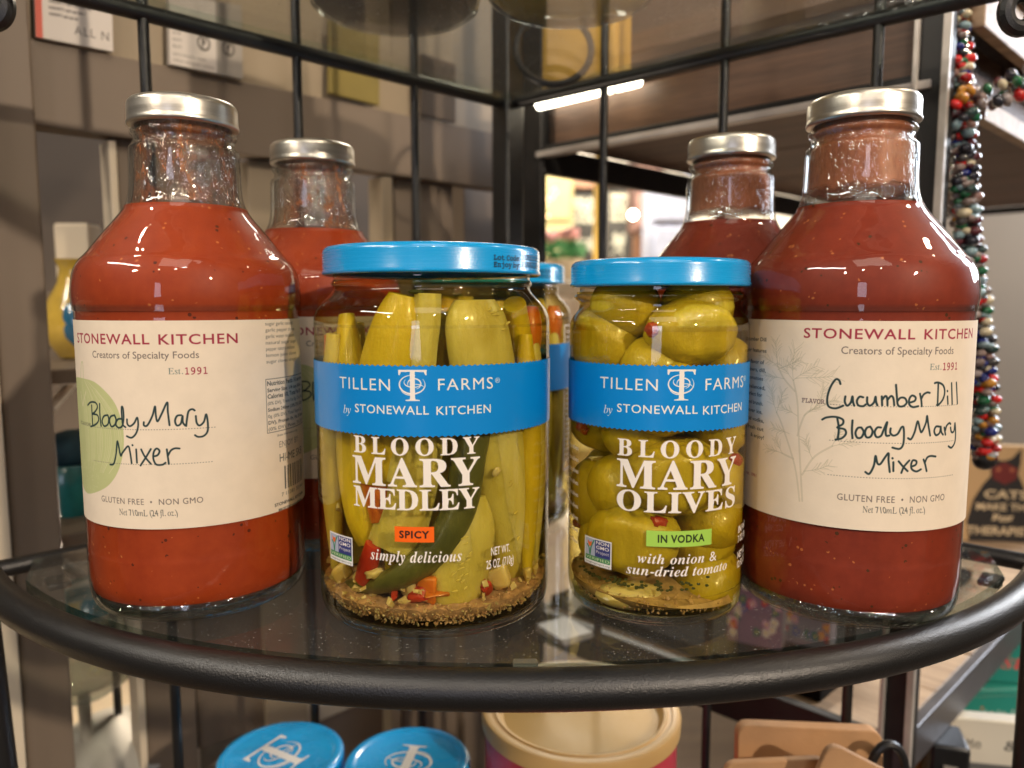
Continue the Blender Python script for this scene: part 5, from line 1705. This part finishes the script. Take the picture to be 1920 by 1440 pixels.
for k in range(14): wF.stroke(catmull([(rnd.uniform(22, 52), rnd.uniform(14, 46)) for _ in range(4)]), rnd.uniform(1, 5), (rnd.uniform(.1, .6),) * 3, .6)
for t, x, z in (('Me', 24, 56), ('&', 44, 56), ('you', 6, 40), ('us', 7, 22)): wF.text(t, x, x + 8, z, 4.5, (.06, .06, .06), style='mono')
MB().box((0, .008, .005), (.088, .012, .098)).build('frame', plain('white_frame_paint', (.66, .62, .52), .5), fr, bevel=.0015)
flat_sheet('printed_face', image_mat('frame_print', wF.image('frame_print'), .4), fr, (-.042, .0013, -.042), (.042, .0013, -.042), (.042, .0013, .052), (-.042, .0013, .052))
ob = empty('orange_box', at(1722, 1445, .50), R(-25), 'mustard orange box between the black post and the photo frame', 'box')
MB().box((0, .01, .0), (.030, .03, .075)).build('box_body', plain('mustard_card', (.50, .27, .05), .6), ob, bevel=.001)
MB().box((0, .01, .039), (.031, .031, .002)).build('box_flap', plain('mustard_card_lid', (.42, .22, .04), .6), ob)
bb = empty('black_case', at(1768, 1480, .47), R(-18), 'black upright case beside the mustard orange box', 'case')
MB().box((0, 0, 0), (.022, .03, .075)).build('case_body', M['black_plastic'], bb, bevel=.002)
MB().box((0, -.016, .02), (.008, .002, .01)).build('case_clasp', M['iron_l'], bb)

# ------------------------------------------------------------------ beaded garland
BEADC = [(.05, .045, .045), (.16, .12, .11), (.30, .25, .24), (.022, .05, .045), (.020, .020, .028), (.020, .020, .030), (.33, .010, .012), (.55, .014, .012), (.012, .11, .045), (.20, .30, .33), (.24, .14, .12), (.26, .19, .17), (.01, .02, .16), (.55, .48, .33), (.45, .20, .02), (.09, .02, .025), (.14, .20, .22)]
bms, bmeshes = [], []
for i, c in enumerate(BEADC):
    s = Nodes('glass_bead_%d' % i)
    s.p.inputs['Base Color'].default_value = (*c, 1)
    s.p.inputs['Roughness'].default_value = .07
    s.p.inputs['Coat Weight'].default_value = .6
    s.p.inputs['Coat Roughness'].default_value = .02
    o = MB().ball((0, 0, 0), (.0035, .0035, .0025), 12, 8).build('bead', s.m)
    bmeshes.append(o.data)
    bpy.data.objects.remove(o)
gp = [at(1790, -30, .43), at(1792, 60, .43), at(1797, 150, .43), at(1800, 220, .43), at(1807, 330, .432), at(1814, 450, .434), at(1832, 600, .436), (at(1846, 760, .438)), at(1845, 858, .438)]
gar = empty('beaded_garland', gp[0], 0, 'knotted string garland of mixed glass beads hanging from the top right', 'garland')
def bead(p, d, s=1.0):
    o = bpy.data.objects.new('bead', rnd.choice(bmeshes))
    COL.objects.link(o)
    o.parent = gar
    o.location = Vector(p) - gp[0]
    q = Vector(d).to_track_quat('Z', 'Y').to_euler()
    o.rotation_euler = q
    o.scale = (s * rnd.uniform(.85, 1.15),) * 3
def strand(path, step, rr_, per):
    P = [Vector(p) for p in catmull([tuple(p) for p in path], 10)]
    acc, k = 0, 0
    for a, b in zip(P[:-1], P[1:]):
        d = b - a
        while acc < d.length:
            c = a + d * (acc / d.length)
            t = d.normalized()
            u = t.cross(Vector((0, 1, 0))).normalized()
            w = t.cross(u)
            for j in range(per):
                an = k * 1.9 + j * 2 * math.pi / per
                bead(c + u * math.cos(an) * rr_ + w * math.sin(an) * rr_ + t * rnd.uniform(-.0012, .0012), t)
            acc += step
            k += 1
        acc -= d.length
strand(gp, .0057, .0054, 4)
CORE = True
strand([at(1812, 205, .428), at(1860, 180, .425), at(1925, 152, .42), at(1975, 140, .42)], .0062, .0058, 4)
for k in range(26):
    a, b_ = rnd.uniform(0, 6.3), rnd.uniform(-1, 1)
    f = math.sqrt(1 - b_ * b_)
    bead(at(1800, 208, .425) + Vector((math.cos(a) * f * .0125, math.sin(a) * f * .010, b_ * .0105)), (rnd.uniform(-1, 1), rnd.uniform(-1, 1), rnd.uniform(-1, 1)))
for k in range(6): bead(at(1782 - k * 5, 208 + k * 6, .425), (1, 0, .3))
core = MB()
Pq = [Vector(p) for p in catmull([tuple(p) for p in gp], 14)]
for a, b in zip(Pq[:-1], Pq[1:]):
    for j in range(5):
        an = rnd.uniform(0, 6.3)
        c = a + (b - a) * rnd.random() + Vector((math.cos(an) * .0040, math.sin(an) * .0040, 0)) - gp[0]
        s0 = len(core.f)
        core.ball(c, (.0031, .0031, .0022), 8, 6)
        m_ = rnd.randrange(len(BEADC))
        for q in range(s0, len(core.f)): core.mi[q] = m_
tag(core.build('inner_beads', [m_.materials[0] for m_ in bmeshes], gar), kind='stuff')
MB().tube([p - gp[0] for p in gp], .0018, 8).build('cord', M['black_plastic'], gar)
MB().ball(gp[-1] - gp[0] + Vector((0, 0, -.001)), .0062, 16, 10).build('end_bead', bms and bms[0] or M['black_plastic'], gar)
# upper right: pale board, black rail and yellow thing
uw = empty('yellow_stand', at(1912, 96, .62), 0, 'yellow upright at the upper right edge behind the garland', 'stand')
MB().box((0, 0, 0), (.018, .018, .055)).build('upright', plain('bright_yellow_paint', (.75, .36, .02), .4), uw, bevel=.001)
MB().box((0, 0, -.029), (.045, .04, .004)).build('foot_plate', plain('bright_yellow_plate', (.75, .38, .03), .4), uw)
ubox('upper_side_board', LNG + .010, LNG + .017, .02, DEP, .262, .296, 'plank', .0008)

# ------------------------------------------------------------------ the shop beyond
def st(o, kind='structure'):
    o['kind'] = kind
    return o
fl = MB().box((0, 2.6, -.93), (9, 7.5, .04)).build('floor', wood('shop_floor_boards', (.07, .045, .03), (.16, .11, .075), scale=2), None, smooth=False)
st(fl)
wl = MB().box((0, 5.4, .8), (9, .1, 3.6)).build('far_wall', plain('cream_shop_wall', (.76, .69, .58), .8, 0, .12, 1.2), None, smooth=False)
st(wl)
sw = MB().box((1.55, 1.62, .3), (1.6, .06, 2.6), R(6)).build('side_wall', plain('beige_wall_paint', (.40, .31, .22), .8, 0, .06, 2), None, smooth=False)
st(sw)
ce = MB().box((0, 3.0, 2.5), (9, 6.5, .05)).build('ceiling', plain('pale_ceiling', (.62, .58, .52), .8, 0, .08, 1), None, smooth=False)
st(ce)
M['wood_frame'] = plain('brown_frame_wood', (.26, .13, .07), .5, 0, .2, 20)
def menu(px, py, y, w, h, label, seed):
    c = at(px, py, y)
    o = empty('menu_board', c, 0, label, 'menu board', 'framed chalk menu boards on the far wall')
    MB().box((0, .01, 0), (w, .02, h)).build('chalkboard', plain('chalkboard_%d' % seed, (.045, .040, .032), .8), o)
    for s in (-1, 1):
        MB().box((s * (w / 2 + .03), -.005, 0), (.06, .05, h + .12)).build('frame_side', M['wood_frame'], o, bevel=.004)
        MB().box((0, -.005, s * (h / 2 + .03)), (w, .05, .06)).build('frame_rail', M['wood_frame'], o, bevel=.004)
    q = Print(60, 90, 3)
    for k in range(4): q.text(('SOUPS', 'SALAD', 'FRESH', 'DAILY')[(k + seed) % 4], 8, 52, 76 - k * 9, 6, (.62, .58, .42), emb=.04)
    for k in range(9): q.stroke(catmull([(rnd.uniform(12, 48), rnd.uniform(6, 34)) for _ in range(3)]), 2, (.5, .48, .36))
    flat_sheet('chalk_writing', image_mat('chalk_writing_%d' % seed, q.image('chalk_writing_%d' % seed), .9, alpha=True), o, (-w * .42, -.002, -h * .46), (w * .42, -.002, -h * .46), (w * .42, -.002, h * .46), (-w * .42, -.002, h * .46))
menu(1098, 424, 4.9, .30, .46, 'left framed chalkboard menu in the bright background, partly behind a yellow post', 1)
menu(1160, 420, 4.6, .16, .46, 'right framed chalkboard menu in the bright background, just right of the black rod', 2)
pst = at(1124, 410, 2.4)
o = MB().box((pst.x, pst.y, .0), (.034, .034, 1.9)).build('yellow_post', plain('yellow_post_paint', (.80, .55, .12), .5), None, bevel=.004)
tag(o, 'slim yellow post in the bright background between the two chalkboards', 'post')
M['bulb'] = emitter('lit_bulb', (1, .90, .70), 30)
bl = empty('ceiling_lamp', at(1187, 403, 3.6), 0, 'round glowing bulb in the bright background right of the menus', 'lamp')
MB().ball((0, 0, 0), .019, 16, 12).build('bulb', M['bulb'], bl)
MB().tube([(0, 0, .02), (0, 0, 1.1)], .006, 8).build('cord', M['black_plastic'], bl)
M['fairy'] = emitter('fairy_light', (1, .50, .30), 9)
fy = empty('fairy_lights', at(1035, 360, 3.4), 0, 'string of small warm fairy lights at the left of the bright background', 'fairy lights')
fpt = [(1041, 353), (1036, 356), (1043, 361), (1031, 366), (1038, 369), (1028, 373), (1034, 374), (1024, 382), (1017, 395), (1016, 407), (1028, 405)]
for x, y in fpt: MB().ball(at(x, y, 3.4) - fy.location, .0035, 8, 6).build('bulb', M['fairy'], fy)
MB().tube([at(x, y, 3.405) - fy.location for x, y in fpt], .0015, 6).build('wire', M['black_plastic'], fy)
M['leaf'] = plain('bright_green_leaf', (.10, .42, .16), .5, 0, .3, 20)
M['petal'] = plain('pink_petal', (.80, .42, .40), .6, 0, .2, 20)
for i, (px, py, lb) in enumerate(((1022, 468, 'pink flowers in green leaves, left one, at the bottom left of the bright background'), (1066, 466, 'pink flowers in green leaves, right one, left of the yellow post in the background'))):
    c = at(px, py, 2.2)
    o = empty('flower_pot', (c.x, c.y, c.z - .09), 0, lb, 'flowers', 'potted flowers in the background')
    MB().lathe([(0, 0), (.03, 0), (.042, .06), (.036, .06), (0, .055)], 24).build('pot', M['cream'], o)
    fo = MB()
    for k in range(90):
        a, r_ = rnd.uniform(0, 6.3), rnd.uniform(.01, .05)
        fo.ball((math.cos(a) * r_, math.sin(a) * r_, .065 + rnd.uniform(0, .045)), (.010, .004, .006), 5, 4, Euler((rnd.uniform(0, 3), rnd.uniform(0, 3), 0)).to_matrix())
    fo.build('leaves', M['leaf'], o)
    fo = MB()
    for k in range(26):
        a, r_ = rnd.uniform(0, 6.3), rnd.uniform(.0, .035)
        fo.ball((math.cos(a) * r_, math.sin(a) * r_, .115 + rnd.uniform(0, .025)), (.011, .011, .009), 6, 5)
    fo.build('blossoms', M['petal'], o)
tb = empty('display_table', at(1120, 500, 2.2), 0, 'pale display table carrying flower pots in the bright background', 'table')
tb.location.z = at(1044, 468, 2.2).z - .092
MB().box((.12, .1, -.02), (.9, .5, .04)).build('table_top', M['cream'], tb, bevel=.004)
for x in (-.26, .5): MB().box((x, .1, -.42), (.05, .4, .76)).build('table_leg', M['cream'], tb)
gb = empty('blue_garment', at(1182, 590, 2.6), 0, 'pale blue folded garment hanging in the background above the olive jar lid', 'garment')
MB().lathe([(0, .12), (.02, .118), (.045, .09), (.06, 0), (.055, -.12), (0, -.12)], 18).build('cloth', plain('pale_blue_cloth', (.33, .38, .55), .8, 0, .2, 30), gb)
MB().tube([(0, 0, .118), (0, 0, .15)], .004, 6).build('hook', M['iron'], gb)
for i, (px, py, y, w, h, c, lb) in enumerate(((1216, 360, 4.2, .16, .42, (.22, .12, .09), 'brown upright cupboard in the bright background right of the chalkboards'), (1258, 420, 3.6, .20, .44, (.42, .45, .56), 'grey-blue cupboard at the right of the bright background'),
                                              (1040, 420, 4.6, .22, .60, (.30, .24, .10), 'olive-brown cupboard at the left of the bright background'))):
    o = empty('cupboard', at(px, py, y), 0, lb, 'cupboard', 'cupboards in the background')
    MB().box((0, .1, 0), (w, .2, h)).build('cupboard_body', plain('cupboard_paint_%d' % i, c, .6), o, bevel=.004)
    MB().box((0, -.004, h * .24), (w * .8, .012, h * .4)).build('door', plain('cupboard_door_%d' % i, tuple(x * 1.3 for x in c), .6), o, bevel=.003)
    MB().box((0, -.004, -h * .24), (w * .8, .012, h * .4)).build('door', plain('cupboard_door_low_%d' % i, tuple(x * 1.2 for x in c), .6), o, bevel=.003)
